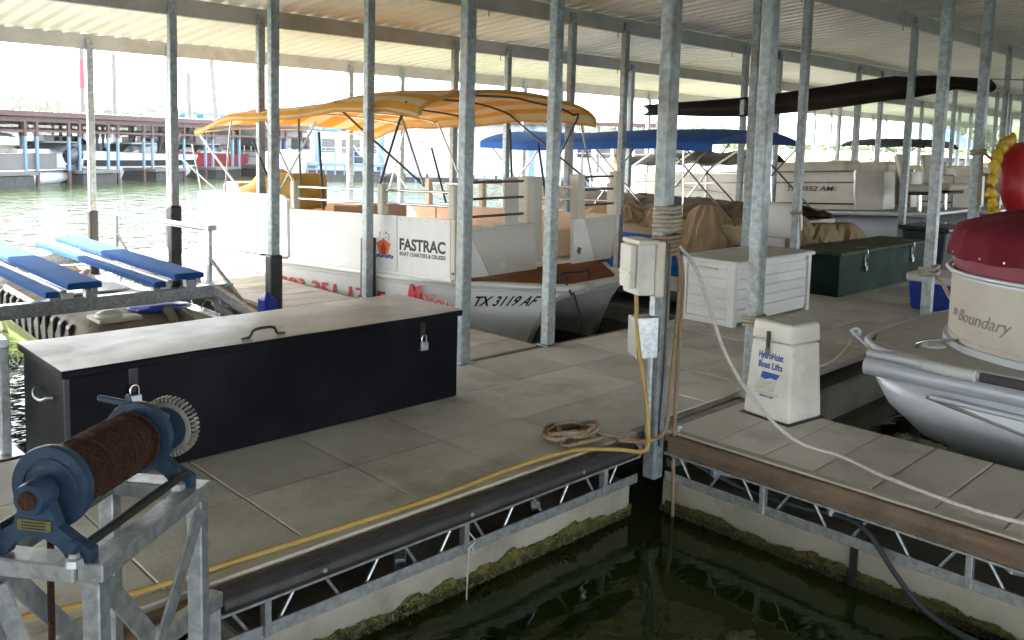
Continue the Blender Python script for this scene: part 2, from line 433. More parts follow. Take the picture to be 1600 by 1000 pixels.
def copy_tree(o, parent=None):
    c = o.copy(); COL.objects.link(c); c.parent = parent
    for ch in [k for k in bpy.data.objects if k.parent == o]: copy_tree(ch, c)
    return c
def text(body, size, m, parent, org, xd, yd, shear=0.0, bold=0.0, ext=.0008, width=None, world=True, name='lettering', space=1.0):
    cu = bpy.data.curves.new('t', 'FONT'); cu.body = body; cu.size = size; cu.shear = shear; cu.offset = bold; cu.extrude = ext; cu.space_character = space
    cu.resolution_u = 3
    ob = bpy.data.objects.new('t', cu); COL.objects.link(ob)
    dg = bpy.context.evaluated_depsgraph_get(); dg.update()
    me = bpy.data.meshes.new_from_object(ob.evaluated_get(dg))
    bpy.data.objects.remove(ob)
    xs = [v.co.x for v in me.vertices]; w = max(xs) - min(xs)
    sx = width / w if width else 1.0
    xd, yd = V3(xd).normalized(), V3(yd).normalized(); zd = xd.cross(yd).normalized(); org = V3(org)
    inv = wmat(parent).inverted() if (parent is not None and world) else Matrix()
    for v in me.vertices:
        v.co = inv @ (org + xd*((v.co.x - min(xs))*sx) + yd*v.co.y + zd*v.co.z)
    me.materials.clear(); me.materials.append(m)
    return link(name, me, parent)
def catenary(p0, p1, sag, n=14):
    p0, p1 = V3(p0), V3(p1)
    return [p0.lerp(p1, i/n) - Vector((0,0,1))*sag*4*(i/n)*(1-i/n) for i in range(n+1)]
def smoothpath(pts, n=6):
    """Catmull-Rom through the points"""
    P = [V3(p) for p in pts]; P = [P[0]*2-P[1]] + P + [P[-1]*2-P[-2]]; out = []
    for i in range(1, len(P)-2):
        for k in range(n):
            t = k/n; a, b, c, d = P[i-1], P[i], P[i+1], P[i+2]
            out.append(.5*((2*b) + (c-a)*t + (2*a-5*b+4*c-d)*t*t + (3*b-a-3*c+d)*t**3))
    return out + [P[-2]]

# ================================================================== SETTING
WZ = -0.5
w = MB()
w.sheet(lambda a, b: (-370 + 1220*a, -270 + 1120*b, WZ), 2, 2, th=.5)
tag(w.build('water', WATER), kind='structure')

# far shores: a wooded ridge across the lake and a bare earth bank beyond the right-hand end of the dock
def ridge(name, pts, h, depth, m, seed, base=WZ-.5, peaks=.35):
    g = MB(); n = len(pts)-1
    def fn(a, b):
        i = min(int(a*n), n-1); t = a*n - i
        p = Vector(pts[i]).lerp(Vector(pts[i+1]), t)
        c = Vector((0, 0))
        d = Vector((p.x, p.y, 0)).normalized()
        prof = math.sin(min(1, b*1.35)*math.pi/2)
        hh = h*(1 + peaks*noise.noise(Vector((p.x*.012, p.y*.012, seed))) + .10*noise.noise(Vector((p.x*.07, p.y*.07, seed+b*3))))
        return Vector((p.x, p.y, base + prof*hh)) + d*(depth*b)
    g.sheet(fn, 90, 8, th=.3)
    o = g.build(name, m, smooth=60); tag(o, kind='structure'); return fn
fnL = ridge('hill', [(-60, 330, 0), (60, 390, 0), (210, 380, 0), (330, 330, 0), (440, 260, 0)], 7.5, 140, HILL, 3.0)
fnR = ridge('terrain', [(150, 105, 0), (150, 75, 0), (165, 48, 0), (185, 25, 0), (210, -20, 0)], 3.2, 60, EARTH, 8.0, peaks=.2)

def wood(name, label, fn, rows, n, smin, smax, seed):
    """one mass of far trees: crowns of many small leaf clumps"""
    random.seed(seed); g = MB()
    for i in range(n):
        a, b = random.random(), random.uniform(*rows)
        p = V3(fn(a, b)); s = random.uniform(smin, smax)
        for k in range(7):
            q = p + Vector((random.uniform(-.55, .55)*s, random.uniform(-.55, .55)*s, s*(.35 + .75*random.random())))
            r = s*random.uniform(.22, .46)
            for t in range(9):
                d = Vector((random.gauss(0,1), random.gauss(0,1), random.gauss(0,1))).normalized()
                c = q + d*r*random.uniform(.7, 1.05); e = d.orthogonal().normalized(); f = d.cross(e)
                u = r*random.uniform(.45, .7)
                e2 = (e*math.cos(t) + f*math.sin(t))*u; f2 = d.cross(e2)
                g.add([c-e2-f2*.7, c+e2-f2*.6, c+e2*.8+f2, c-e2*.6+f2*.8], [(0,1,2,3)])
    return tag(g.build(name, LEAF), label, 'woodland', kind='stuff')
wood('woodland', 'pale green wooded ridge along the far lake shore', fnL, (.05, .9), 620, 4.5, 8.5, 11)
fnR2 = lambda a, b: (150 + 60*a + 20*b, 42 - 62*a + 18*b, 1.5 + 2*b)
wood('woodland', 'green trees on the bank beyond the right end of the dock', fnR2, (0, 1), 130, 3.2, 6.0, 12)
fnR3 = lambda a, b: (172 + 25*a + 20*b, 110 - 62*a, 1.4 + .4*b)
wood('shrub_row', 'low yellow green scrub along the top of the bare earth bank', fnR3, (0, 1), 120, .7, 1.5, 13)
random.seed(5)

# ------------------------------------------------------------------ decks
PANEL = {}
def deck_panel(parent, x0, x1, y0, y1, z=0, m=None, th=.045, gap=.006):
    key = (round(x1-x0, 3), round(y1-y0, 3), (m or CONC).name)
    if key not in PANEL:
        a, b = (x1-x0)/2-gap/2, (y1-y0)/2-gap/2
        me = MB().bx(-a, a, -b, b, -th, 0).mesh('deck_panel', bevel=.005); me.materials.append(m or CONC); PANEL[key] = me
    o = link('deck_panel', PANEL[key], parent, Vector(((x0+x1)/2, (y0+y1)/2, z + random.uniform(-.0022, .0022))) - parent.location)
    o.rotation_euler = (random.uniform(-.0015, .0015), random.uniform(-.0015, .0015), 0)
    return o
PITCH = 4.25
walkway = struct('walkway', loc=(4, 3.95, 0))
xs = [1.83 + .61*i for i in range(-8, 42)]
for i in range(len(xs)-1):
    for y0, y1 in ((3.08, 3.655), (3.655, 4.28), (4.28, 4.86)):
        deck_panel(walkway, xs[i], xs[i+1], y0, y1)
MB().bx(-3.4, 26.5, 3.03, 4.88, -.075, -.0085).build('joint_bed', GROUT, walkway)
MB().bx(-3.4, 4.02, 3.005, 3.076, -.06, .002).build('edge_strip', CONC2, walkway, bevel=.006)
MB().bx(5.25, 8.3, 3.005, 3.076, -.06, .002).build('edge_strip', CONC2, walkway, bevel=.006)
MB().bx(-3.4, 4.02, 2.965, 3.004, -.13, -.025).build('edge_board', WOODL, walkway, bevel=.004)
# black D-section bumper along the near edge
prof = [(2.966, -.095), (2.905, -.088), (2.885, -.06), (2.893, -.03), (2.925, -.008), (2.966, -.004)]
MB().prism([(1.37, y, z) for y, z in prof], (2.52, 0, 0)).build('bumper', RUBBER, walkway, bevel=.008, seg=2)
for x in (1.8, 2.6, 3.4): MB().lathe((x, 2.888, -.05), (0, -1, 0), [(0, .011), (.004, .009)], 10).build('bolt', GALV, walkway)
for y in (4.89,):
    MB().bx(-3.4, 26.5, 4.882, 4.925, -.11, -.01).build('edge_board', WOOD, walkway, bevel=.004)
# drips of white on the deck
for x, y, r in ((4.75, 4.35, .05), (4.95, 4.4, .03), (5.55, 4.0, .025), (6.3, 4.45, .03), (4.55, 1.55, .03), (3.9, 3.95, .02), (4.9, 4.0, .022), (2.3, 3.4, .012)):
    m = MB(); m.blob((0, 0, 0), r, r*.5, .0012, seed=x, amp=.5, n=14, m=4)
    o = m.build('dropping', STAIN, walkway); o.location = Vector((x, y, .0045)) - walkway.location; o.rotation_euler = (0, 0, x*3)

def truss(parent, p0, p1, zt, zb, step, ph=0.0):
    """open steel truss: bottom chord angle, uprights and zig-zag rods, each piece a part"""
    p0, p1 = V3(p0), V3(p1); L = (p1-p0).length; d = (p1-p0)/L
    def P(t, z): q = p0 + d*t; return Vector((q.x, q.y, z))
    nrm = d.cross(Vector((0,0,1)))
    MB().bar(P(0, zb), P(L, zb), .012, .055).build('bottom_chord', GALV, parent, bevel=.002)
    MB().bar(P(0, zb-.024)-nrm*.024, P(L, zb-.024)-nrm*.024, .045, .006).build('chord_flange', GALV, parent)
    MB().bar(P(0, zt), P(L, zt), .04, .012).build('top_chord', GALV, parent)
    n = int(L/step); k = 0
    for i in range(n):
        t = (i+ph)*step
        if t + step*.5 > L: break
        a, b = (zt, zb) if i % 2 == 0 else (zb, zt)
        MB().cyl(P(t+.02, a)-nrm*.02, P(t+step*.52, b)-nrm*.02, .0075, n=8).build('truss_rod', GALV, parent)
        if i % 5 == 2: MB().bar(P(t+step*.8, zt), P(t+step*.8, zb-.02), .045, .03, up=d).build('truss_upright', GALV, parent, bevel=.003)
def algae_band(parent, p0, p1, z, hh, seed, out):
    """growth on the float at the waterline: a mat with a ragged top edge and dense small tufts"""
    random.seed(seed); p0, p1, out = V3(p0), V3(p1), V3(out); L = (p1-p0).length; d = (p1-p0)/L; g = MB()
    def top(t): return hh*(.62 + .38*noise.noise(Vector((t*2.3, seed, 0))) + .22*noise.noise(Vector((t*9, seed, 3))) + .12*noise.noise(Vector((t*31, seed, 6))))
    N = int(L*60)
    def mt(a, b):
        t = a*L; p = p0 + d*t; h_ = top(t)
        return Vector((p.x, p.y, z - .03 + (h_+.03)*b)) + out*(.003 + .007*max(0, noise.noise(Vector((t*25, b*3, seed))))*(1-b*.7))
    g.sheet(mt, N, 5, th=.002, d=-out)
    n = int(L*1700)
    for i in range(n):
        t = random.random()*L; u = random.random()**1.3
        zz = z - .02 + (top(t)*1.08+.02)*u
        p = p0 + d*t; c = Vector((p.x, p.y, zz)) + out*random.uniform(.002, .008)
        s = random.uniform(.002, .0065)
        e = (d*random.gauss(0, 1) + Vector((0,0,1))*random.gauss(0, 1)).normalized()
        f = (out + e.cross(out)*random.uniform(-.8, .8)).normalized()
        g.add([c-e*s, c+e*s, c+e*s*.5+f*s*2.2, c-e*s*.6+f*s*1.8], [(0,1,2,3)])
    random.seed(seed)
    return tag(g.build('algae', ALGAE, parent), kind='stuff')
truss(walkway, (1.0, 2.985, 0), (4.0, 2.985, 0), -.13, -.265, .21)
MB().bx(1.5, 3.99, 3.02, 3.7, -.72, -.293).build('float', FLOAT, walkway, bevel=.02, seg=2)
MB().bx(-3.4, .9, 3.0, 3.7, -.72, -.293).build('float', FLOAT, walkway, bevel=.02, seg=2)
MB().bx(5.3, 24, 3.05, 4.6, -.72, -.22).build('float', FLOAT, walkway, bevel=.02)
algae_band(walkway, (1.5, 3.016, 0), (3.99, 3.016, 0), -.5, .125, 3, (0, -1, 0))
MB().bx(1.5, 3.99, 3.012, 3.03, -.56, -.462).build('wet_line', ALGAED, walkway)
# diagonal corner brace plate and inner brace members below the deck
for a, b in (((1.15, 3.05, -.2), (1.9, 3.8, -.2)), ((2.3, 3.05, -.26), (3.0, 3.9, -.15)), ((3.2, 3.05, -.24), (3.8, 3.8, -.2))):
    MB().bar(a, b, .05, .06).build('under_brace', GALV, walkway, bevel=.003)
MB().bx(-3.3, 26.4, 3.2, 4.7, -.15, -.10).build('under_deck', BEAM, walkway)
MB().bx(1.0, 4.0, 3.72, 3.76, -.7, -.16).build('inner_face', WOOD, walkway)

def finger(k, side):
    x0, x1 = 4.17 + PITCH*k, 5.17 + PITCH*k
    fp = struct('finger_pier', loc=(x0, 4 + side*1.0, 0))
    if side > 0:
        y, n = 4.935, 26
        for i in range(n): deck_panel(fp, x0+.03, x1-.03, y+.305*i, y+.305*(i+1), m=CONC2)
        Y0, Y1 = 4.93, y+.305*n
    else:
        ys = [3.0 - .07 - .305*i for i in range(0, 24)]
        for i in range(len(ys)-1): deck_panel(fp, x0+.09, x1-.01, ys[i+1], ys[i], m=CONC)
        Y0, Y1 = ys[-1], 3.0
        MB().bx(x0+.02, x0+.086, Y0, 2.93, -.06, .002).build('edge_strip', CONC2, fp, bevel=.005)
    MB().bx(x0+.03, x1-.03, Y0, Y1, -.07, -.009).build('joint_bed', GROUT, fp)
    zb = -.13
    MB().bx(x0-.025, x0+.016, Y0, Y1 if side > 0 else 2.88, -.118, -.006).build('edge_board', WOOD, fp, bevel=.006)
    MB().bx(x1-.006, x1+.03, Y0, Y1 if side > 0 else 2.95, -.118, -.012).build('edge_board', WOOD, fp, bevel=.006)
    MB().bx(x0+.02, x1-.02, Y0+.05, Y1-.06, -.72, -.293).build('float', FLOAT, fp, bevel=.02, seg=2)
    if k in (0,):
        if side < 0:
            truss(fp, (x0-.004, 2.9, 0), (x0-.004, Y0, 0), -.125, -.265, .21, .3)
            algae_band(fp, (x0+.015, 2.9, 0), (x0+.015, -1.0, 0), -.5, .125, 4, (-1, 0, 0))
            MB().bx(x0+.008, x0+.03, Y0+.06, 2.94, -.56, -.462).build('wet_line', ALGAED, fp)
            for a, b in (((4.2, 2.6, -.17), (4.9, 2.1, -.2)), ((4.2, 2.9, -.2), (4.8, 2.75, -.15)), ((4.2, 1.9, -.16), (4.8, 1.4, -.22)), ((4.2, 1.05, -.14), (4.6, .75, -.27))):
                MB().bar(a, b, .045, .05).build('under_brace', GALV, fp, bevel=.003)
            MB().bx(4.72, 4.76, Y0, 2.95, -.29, -.12).build('inner_face', WOOD, fp)
            MB().bx(4.165, 4.185, 1.72, 1.755, -.62, -.285).build('float_strap', BLACKP, fp)
        else:
            truss(fp, (x0-.004, Y0, 0), (x0-.004, Y1, 0), -.125, -.265, .3)
    return fp
for k in range(-1, 4): finger(k, 1)
for k in range(-1, 3): finger(k, -1)

# ------------------------------------------------------------------ boathouse (posts, beams, ribbed roof)
bh = thing('boathouse', 'open sided steel boathouse with ribbed white ceiling on galvanised posts over the slips', 'boathouse', (4.6, 3.95, 0))
YR = [12.72, 9.94, 7.6, 4.93, 3.0, .3, -2.3, -5.2, -9.0]  # last row is out of view, under the roof length added for shade
def ztop(y): return 3.05 + (12.72 - y)*.0795 if y > 3.95 else 3.747 - (3.95 - y)*.0795
def roof_panel_mesh(wd, y0, y1):
    n = 4; per = wd/n; pr = []
    for i in range(n):
        a = i*per
        pr += [(a, 0), (a+per*.56, 0), (a+per*.64, .045), (a+per*.92, .045)]
    pr.append((wd, 0))
    g = MB(); vs = []; rows = 9
    for j in range(rows):
        y = y0 + (y1-y0)*j/(rows-1)
        for x, z in pr + [(wd+.035, .004)]: vs.append((x - wd/2, y, ztop(y) + .012 + z))
    m = len(pr)+1; fs = []
    for j in range(rows-1):
        for i in range(m-1): fs.append((j*m+i, j*m+i+1, (j+1)*m+i+1, (j+1)*m+i))
    g.add(vs, fs)
    me = g.mesh('roof_panel'); me.materials.append(ROOFP); return me
RW = .92
rpA = roof_panel_mesh(RW, 3.9501, 12.93); rpB = roof_panel_mesh(RW, -9.3, 3.9499)  # near slope carried on past its natural eave, unseen, to darken the foreground
for i in range(80):
    x = -28.06 + RW*i  # unseen run of roof added on the left to shade the foreground
    for me in (rpA, rpB):
        o = link('roof_panel', me, bh, Vector((x, 0, 0)) - Vector(bh.location))
def beam(y, x0=-28.5, x1=45.5):
    zt = ztop(y); g = MB()
    g.bx(x0, x1, y-.03, y+.03, zt-.205, zt)
    b = g.build('beam', BEAM, bh, bevel=.006)
    return b
for y in YR: beam(y)
# dark gap filler strips where sheet meets beam, small hanging hooks
for y in YR[:5]:
    for x in (6.9, 9.3, 12.2):
        MB().tube([(x, y-.035, ztop(y)-.21), (x, y-.035, ztop(y)-.26), (x+.02, y-.035, ztop(y)-.28)], .006, 6).build('hook', DARKM, bh)
PW = .09
def post(x, y, z0=-.55, tilt=0.0):
    zt = ztop(y)-.06
    g = MB(); g.bx(x-PW/2, x+PW/2, y-PW/2-.04, y+PW/2-.04, z0, zt)
    p = g.build('post', POST, bh, bevel=.012, seg=2)
    if x < 20:
        for dx in (-.022, .022):
            for dz in (.02, .10): MB().lathe((x+dx, y-PW/2-.04, zt-dz), (0,-1,0), [(-.002, .009), (.006, .009), (.008, .006)], 6).build('bolt', GALV, p)
        if -4 < x < 14 and (y < 5 or 4 < x < 5.5): MB().bx(x-.075, x+.075, y-.115, y+.035, .002, .009).build('base_plate', GALV, p, bevel=.002) if z0 < -.3 else None
    return p
def sleeve(p, x, y, z0, z1, s=.13, off=(0,0)):
    MB().bx(x-s/2+off[0], x+s/2+off[0], y-.04-s/2+off[1], y-.04+s/2+off[1], z0, z1).build('sleeve', BLACKP, p, bevel=.02, seg=2)
for k in range(0, 9):
    for x0 in (4.12, 5.22):
        for y in YR:
            x = x0 + PITCH*k
            if k == 0 and x0 == 4.12 and y == 4.93: x = 4.26
            if y < .2: continue
            p = post(x, y, -.285 if (k == 0 and x0 == 4.12 and y == 3.0) else -.55)
            if k == 0:
                if (x0, y) == (4.12, 7.6): sleeve(p, x, y, -.3, .56)
                if (x0, y) == (5.22, 7.6): sleeve(p, x, y, -.3, .66, off=(.03, .03))
                if (x0, y) == (4.12, 9.94): sleeve(p, x, y, -.5, .88)
                if (x0, y) == (5.22, 9.94): sleeve(p, x, y, -.3, .62, .11, off=(.03, 0))
                if y == 12.72: sleeve(p, x, y, -.5, .62, .12)
                if (x0, y) == (5.22, 4.93): sleeve(p, x, y, -.02, .012, .14)
for x in (-.13, .97):
    for y in (7.6, 9.94, 12.72): post(x, y)

# ================================================================== THINGS ON THE DOCK
def padlock(name_parent, p, nrm, s=1.0, body=GALV):
    """hasp, staple and padlock hanging on a face with outward normal nrm (a unit axis)"""
    p, n = V3(p), V3(nrm); t = n.cross(Vector((0,0,1)))
    h = MB().bar(p + Vector((0,0,.06*s)) + n*.004, p - Vector((0,0,.045*s)) + n*.004, .034*s, .005, up=n).build('hasp', BLACKP, name_parent, bevel=.001)
    c = p + n*.018 - Vector((0,0,.075*s))
    pl = MB().bar(c + Vector((0,0,.022*s)), c - Vector((0,0,.024*s)), .046*s, .022*s, up=n).build('padlock', body, name_parent, bevel=.003)
    arc = [c + Vector((0,0,.02*s)) + t*.015*s] + [c + Vector((0,0,.045*s + .015*s*math.sin(a))) + t*.015*s*math.cos(a) for a in [R(0), R(45), R(90), R(135), R(180)]] + [c + Vector((0,0,.02*s)) - t*.015*s]
    MB().tube(arc, .0042*s, 8).build('shackle', CHROME, pl, smooth=50)

# ---- long black dock box
bb = thing('dock_box', 'long black steel dock box with dusty lid and two padlocks on the walkway', 'dock box', (2.44, 4.5, 0))
X0, X1, Y0, Y1, HB = 1.24, 3.66, 4.25, 4.93, .565
MB().bx(X0, X1, Y0+.004, Y1, .004, HB).build('body', BLACKBOX, bb, bevel=.004)
MB().sheet(lambda a, b: (X0+.003 + (X1-X0-.006)*a, Y0 + .0035*noise.noise(Vector((a*5, b*2, 0))) - .003*math.sin(math.pi*a)*math.sin(math.pi*b), .01 + (HB-.02)*b), 50, 14, th=.003, d=(0, 1, 0)).build('front_sheet', BLACKBOX, bb, smooth=40)
for x in (X0+.35, X1-.35, (X0+X1)/2): MB().cyl((x-.06, Y1+.03, HB+.012), (x+.06, Y1+.03, HB+.012), .012, n=8).build('hinge', BLACKP, bb)
g = MB()
def lidf(a, b):
    x = X0-.02 + (X1-X0+.04)*a; y = Y0-.025 + (Y1-Y0+.05)*b
    z = HB+.028 + .012*math.sin(math.pi*a)*math.sin(math.pi*b) + .006*noise.noise(Vector((x*2.2, y*2.2, 1)))
    return (x, y, z)
g.sheet(lidf, 30, 10, th=.0015)
g.build('lid_top', LIDDUST, bb, smooth=40)
g = MB(); g.bx(X0-.02, X1+.02, Y0-.026, Y1+.026, HB-.012, HB+.024); lid = g.build('lid', BLACKBOX, bb, bevel=.004)
# lid handle: bent black rod
hx = 2.28
MB().tube(smoothpath([(hx-.13, 4.30, HB+.032), (hx-.085, 4.30, HB+.04), (hx-.06, 4.295, HB+.075), (hx, 4.293, HB+.083), (hx+.06, 4.295, HB+.075), (hx+.085, 4.30, HB+.04), (hx+.13, 4.30, HB+.032)], 5), .0085, 8).build('handle', BLACKP, lid, smooth=60)
padlock(bb, (1.55, Y0-.002, .49), (0, -1, 0), 1.35)
padlock(bb, (3.36, Y0-.002, .485), (0, -1, 0), 1.2)
# end handle on the left face
MB().tube(smoothpath([(X0-.005, 4.42, .42), (X0-.03, 4.43, .42), (X0-.045, 4.48, .40), (X0-.045, 4.58, .40), (X0-.03, 4.63, .42), (X0-.005, 4.64, .42)], 4), .008, 8).build('end_handle', GALV, bb, smooth=60)
MB().bx(X0-.003, X0+.02, Y0-.003, Y0+.02, .01, HB-.02).build('corner_seam', BLACKP, bb, bevel=.002)

# ---- winch on a galvanised stand (axis of the drum rotated against the dock)
AX = R(37.5)
def winch_stand(name, label, origin, ang, hgt, detailed=True, wd=.27, ln=.46):
    o = thing(name, label, 'winch stand', origin, (0, 0, ang))
    L = lambda *p: p
    a, h = .045, hgt
    legs = {}
    def legsec(x, y): return MB().bx(x-a/2, x+a/2, y-a/2, y+a/2, .004, h-.045)
    for x in (0, ln):
        for y in (-wd/2, wd/2):
            legsec(x, y).build('leg', GALV, o, world=False, bevel=.004)
    for y in (-wd/2, wd/2):
        MB().bx(-a/2, ln+a/2, y-.032, y+.032, h-.044, h-.0).build('side_rail', GALV, o, world=False, bevel=.004)
    for x in (0, ln):
        MB().bx(x-.034, x+.034, -wd/2+.033, wd/2-.033, h-.046, h-.002).build('cross_rail', GALV, o, world=False, bevel=.004)
    MB().bar((.02, -wd/2-.02, .12), (ln-.02, -wd/2-.02, h-.07), .05, .008, up=(0,1,0)).build('brace', GALV, o, world=False)
    MB().bar((.02, wd/2-.03, h-.07), (ln-.02, wd/2-.03, .12), .05, .008, up=(0,1,0)).build('brace', GALV, o, world=False)
    MB().bar((.02, -wd/2-.012, h-.07), (ln-.02, -wd/2-.012, .1), .05, .008, up=(0,1,0)).build('brace', GALV, o, world=False)
    MB().bar((-.012, -wd/2+.03, .1), (-.012, wd/2-.03, h-.08), .05, .008, up=(1,0,0)).build('brace', GALV, o, world=False)
    for y in (-wd/2, wd/2):
        for x in (0, ln): MB().bx(x-.07, x+.07, y-.07, y+.07, 0, .004).build('foot_plate', GALV, o, world=False)
    return o
WO = Vector((0.555, 2.105, 0)); WH = .725
ws = winch_stand('winch_stand', 'galvanised steel winch stand with crossed braces in the left foreground', WO, AX, WH)
wi = thing('winch', 'blue hand winch wound with rusty cable and a geared wheel on its stand', 'winch', WO + Vector((0, 0, WH)), (0, 0, AX))
sz = .145                                     # shaft height above the stand
def wbuild(mb, name, m, parent=None, **k): return mb.build(name, m, parent or wi, world=False, **k)
fr = .098
for x, nm in ((.045, 'near'), (.395, 'far')):
    fl = wbuild(MB().lathe((x, 0, sz), (1,0,0), [(-.012, fr-.004), (-.012, fr), (-.004, fr+.002), (.012, fr), (.014, fr-.01)] , 48), 'flange', WINCHB, smooth=40)
    MB().lathe((x-.0135, 0, sz), (1,0,0), [(0, .072), (-.003, .071), (-.003, .066), (0, .065)], 40, False).build('flange_ring', WINCHB, fl, world=False, smooth=30)
wbuild(MB().lathe((.06, 0, sz), (1,0,0), [(0, .05), (.32, .05)], 24), 'drum', WINCHB)
# cable wound on the drum, each turn a ring of one helix
pts = []
turns = 24
for i in range(turns*18+1):
    t = i/(turns*18); a = 2*math.pi*i/18
    r = .073 + .004*math.sin(t*19) + .0025*noise.noise(Vector((t*40, a*.2, 0)))
    if t > .93: r -= .012*(t-.93)/.07
    pts.append((.064 + .318*t + .004*noise.noise(Vector((a*.31, 2, 0))), r*math.cos(a), sz + r*math.sin(a)))
wbuild(MB().tube(pts, .0064, 8), 'cable', CABLE, smooth=80)
pts = [(.066 + .30*((i/200*3) % 1 if int(i/200*3) % 2 == 0 else 1-(i/200*3) % 1), .0795*math.cos(i*.42), sz + .0795*math.sin(i*.42)) for i in range(110)]
wbuild(MB().tube(pts, .0055, 5), 'cable_top_layer', CABLE, smooth=80)
MB().tube([(.14, .075, sz-.02), (.13, .078, -.1), (.13, .08, -.4), (.13, .08, -WH+.02)], .0085, 8).build('hanging_cable', CABLE, wi, world=False, smooth=60)
# end brackets: arched casting with two feet, boss, bolts
def bracket(x, s, parent):
    out = [(-.155, .0), (-.155, .028), (-.11, .05), (-.065, .075), (-.04, .125), (-.034, .165), (0, .19), (.034, .165), (.04, .125), (.065, .075), (.11, .05), (.155, .028), (.155, .0), (.09, .0), (.065, .018), (.03, .034), (0, .038), (-.03, .034), (-.065, .018), (-.09, .0)]
    n = len(out)//2
    g = MB()
    # strip quads between outer and inner outline so that the arch stays open
    outer = [(-.16,.0),(-.16,.03),(-.11,.052),(-.066,.078),(-.043,.13),(-.03,.172),(0,.188),(.03,.172),(.043,.13),(.066,.078),(.11,.052),(.16,.03),(.16,.0)]
    inner = [(-.09,.0),(-.088,.004),(-.08,.016),(-.062,.032),(-.03,.045),(-.012,.05),(0,.05),(.012,.05),(.03,.045),(.062,.032),(.08,.016),(.088,.004),(.09,.0)]
    th = .028*s
    for i in range(len(outer)-1):
        p = [(outer[i]), (outer[i+1]), (inner[i+1]), (inner[i])]
        g.hexa([(x-th/2, a, b) for a, b in p] + [(x+th/2, a, b) for a, b in p])
    for q in g.v: q.y *= .86
    br = wbuild(g, 'bracket', WINCHB, smooth=45)
    MB().lathe((x-.035, 0, sz), (1,0,0), [(0, .03), (.0, .036), (.01, .039), (.05, .039), (.06, .034)], 24).build('boss', WINCHB, br, world=False, smooth=40)
    MB().lathe((x-.042, 0, sz), (1,0,0), [(0, .0001), (0, .021), (.01, .024), (.03, .024)], 20).build('shaft_end', CABLE, br, world=False, smooth=40)
    for y in (-.108, .108):
        MB().lathe((x-.03, y, .0125), (0,0,1), [(-.012, .021), (.004, .019), (.008, .012), (.018, .012)], 6).build('bolt', GALV, br, world=False)
        MB().lathe((x-.016, y*.93, .044), (-1,0,0), [(0, .011), (.012, .011)], 6).build('bolt', WINCHB, br, world=False)
    return br
b1 = bracket(-.005, 1.0, wi)
MB().bx(-.024, -.0195, -.042, .042, .066, .092).build('name_plate', BRASS, b1, world=False, bevel=.001)
for z in (.072, .079, .086): MB().bx(-.0247, -.0242, -.03, .03, z-.0014, z+.0014).build('plate_line', BLACKT, b1, world=False)
bracket(.435, 1.0, wi)
wbuild(MB().cyl((0, .112, .05), (.43, .112, .05), .011, n=12), 'tie_rod', BLACKP)
wbuild(MB().cyl((0, -.115, .035), (.43, -.115, .035), .012, n=12), 'tie_rod', BLACKP)
# toothed wheel
gy = -.035
gz = sz + .0
gw = wbuild(MB().lathe((.475, gy, gz), (1,0,0), [(0, .03), (0, .070), (.012, .074), (.03, .074), (.03, .03)], 44), 'gear_wheel', WINCHB, smooth=35)
MB().lathe((.4745, gy, gz), (1,0,0), [(0, .061), (-.004, .062), (-.004, .073), (.0, .075)], 44, False).build('worn_rim', TOOTH, gw, world=False, smooth=30)
for i in range(40):
    a = 2*math.pi*i/40; c = Vector((.489, gy + .080*math.cos(a), gz + .080*math.sin(a))); d = Vector((0, math.cos(a), math.sin(a)))
    MB().bar(c-d*.007, c+d*.007, .0065, .032, up=(1,0,0)).build('tooth', TOOTH, gw, world=False, bevel=.0012)
wbuild(MB().lathe((.44, -.02, sz), (1,0,0), [(0, .03), (.02, .034), (.035, .028)], 20), 'pinion', BRASS, smooth=40)
wbuild(MB().bar((.44, -.05, sz+.055), (.46, -.01, sz-.06), .03, .02, up=(1,0,0)), 'pawl', BRASS, bevel=.004)
wbuild(MB().bar((.40, .02, sz+.088), (.41, .13, sz+.096), .013, .018), 'brake_lever', WINCHB, bevel=.004)
wbuild(MB().bar((.40, .025, sz+.075), (.40, .035, sz+.115), .012, .012), 'lever_pin', WINCHB, bevel=.002)

ws2 = winch_stand('winch_stand', 'galvanised winch stand cut by the left edge, behind the black box', (1.15, 5.10, 0), R(182), .62, ln=.5)
MB().lathe((1.08, 5.10, .665), (.94, .04, 0), [(-.05, .02), (-.05, .045), (.05, .045), (.05, .02)], 20).build('roller', BLACKP, ws2, smooth=40)
# bracket where the near finger meets the walkway
cb = thing('corner_bracket', 'galvanised corner bracket bolted to the dock edge beside the winch stand', 'bracket', (1.2, 2.9, 0))
MB().bar((.98, 2.75, -.02), (1.36, 2.93, -.02), .06, .06).build('top_bar', GALV, cb, bevel=.004)
MB().bar((1.34, 2.93, -.05), (1.34, 2.93, -.5), .05, .05).build('leg', GALV, cb, bevel=.004)
MB().bar((1.02, 2.75, -.05), (1.30, 2.90, -.3), .04, .02).build('brace', GALV, cb)
MB().bar((.98, 2.80, -.30), (1.42, 3.0, -.27), .03, .05).build('lower_bar', GALV, cb)

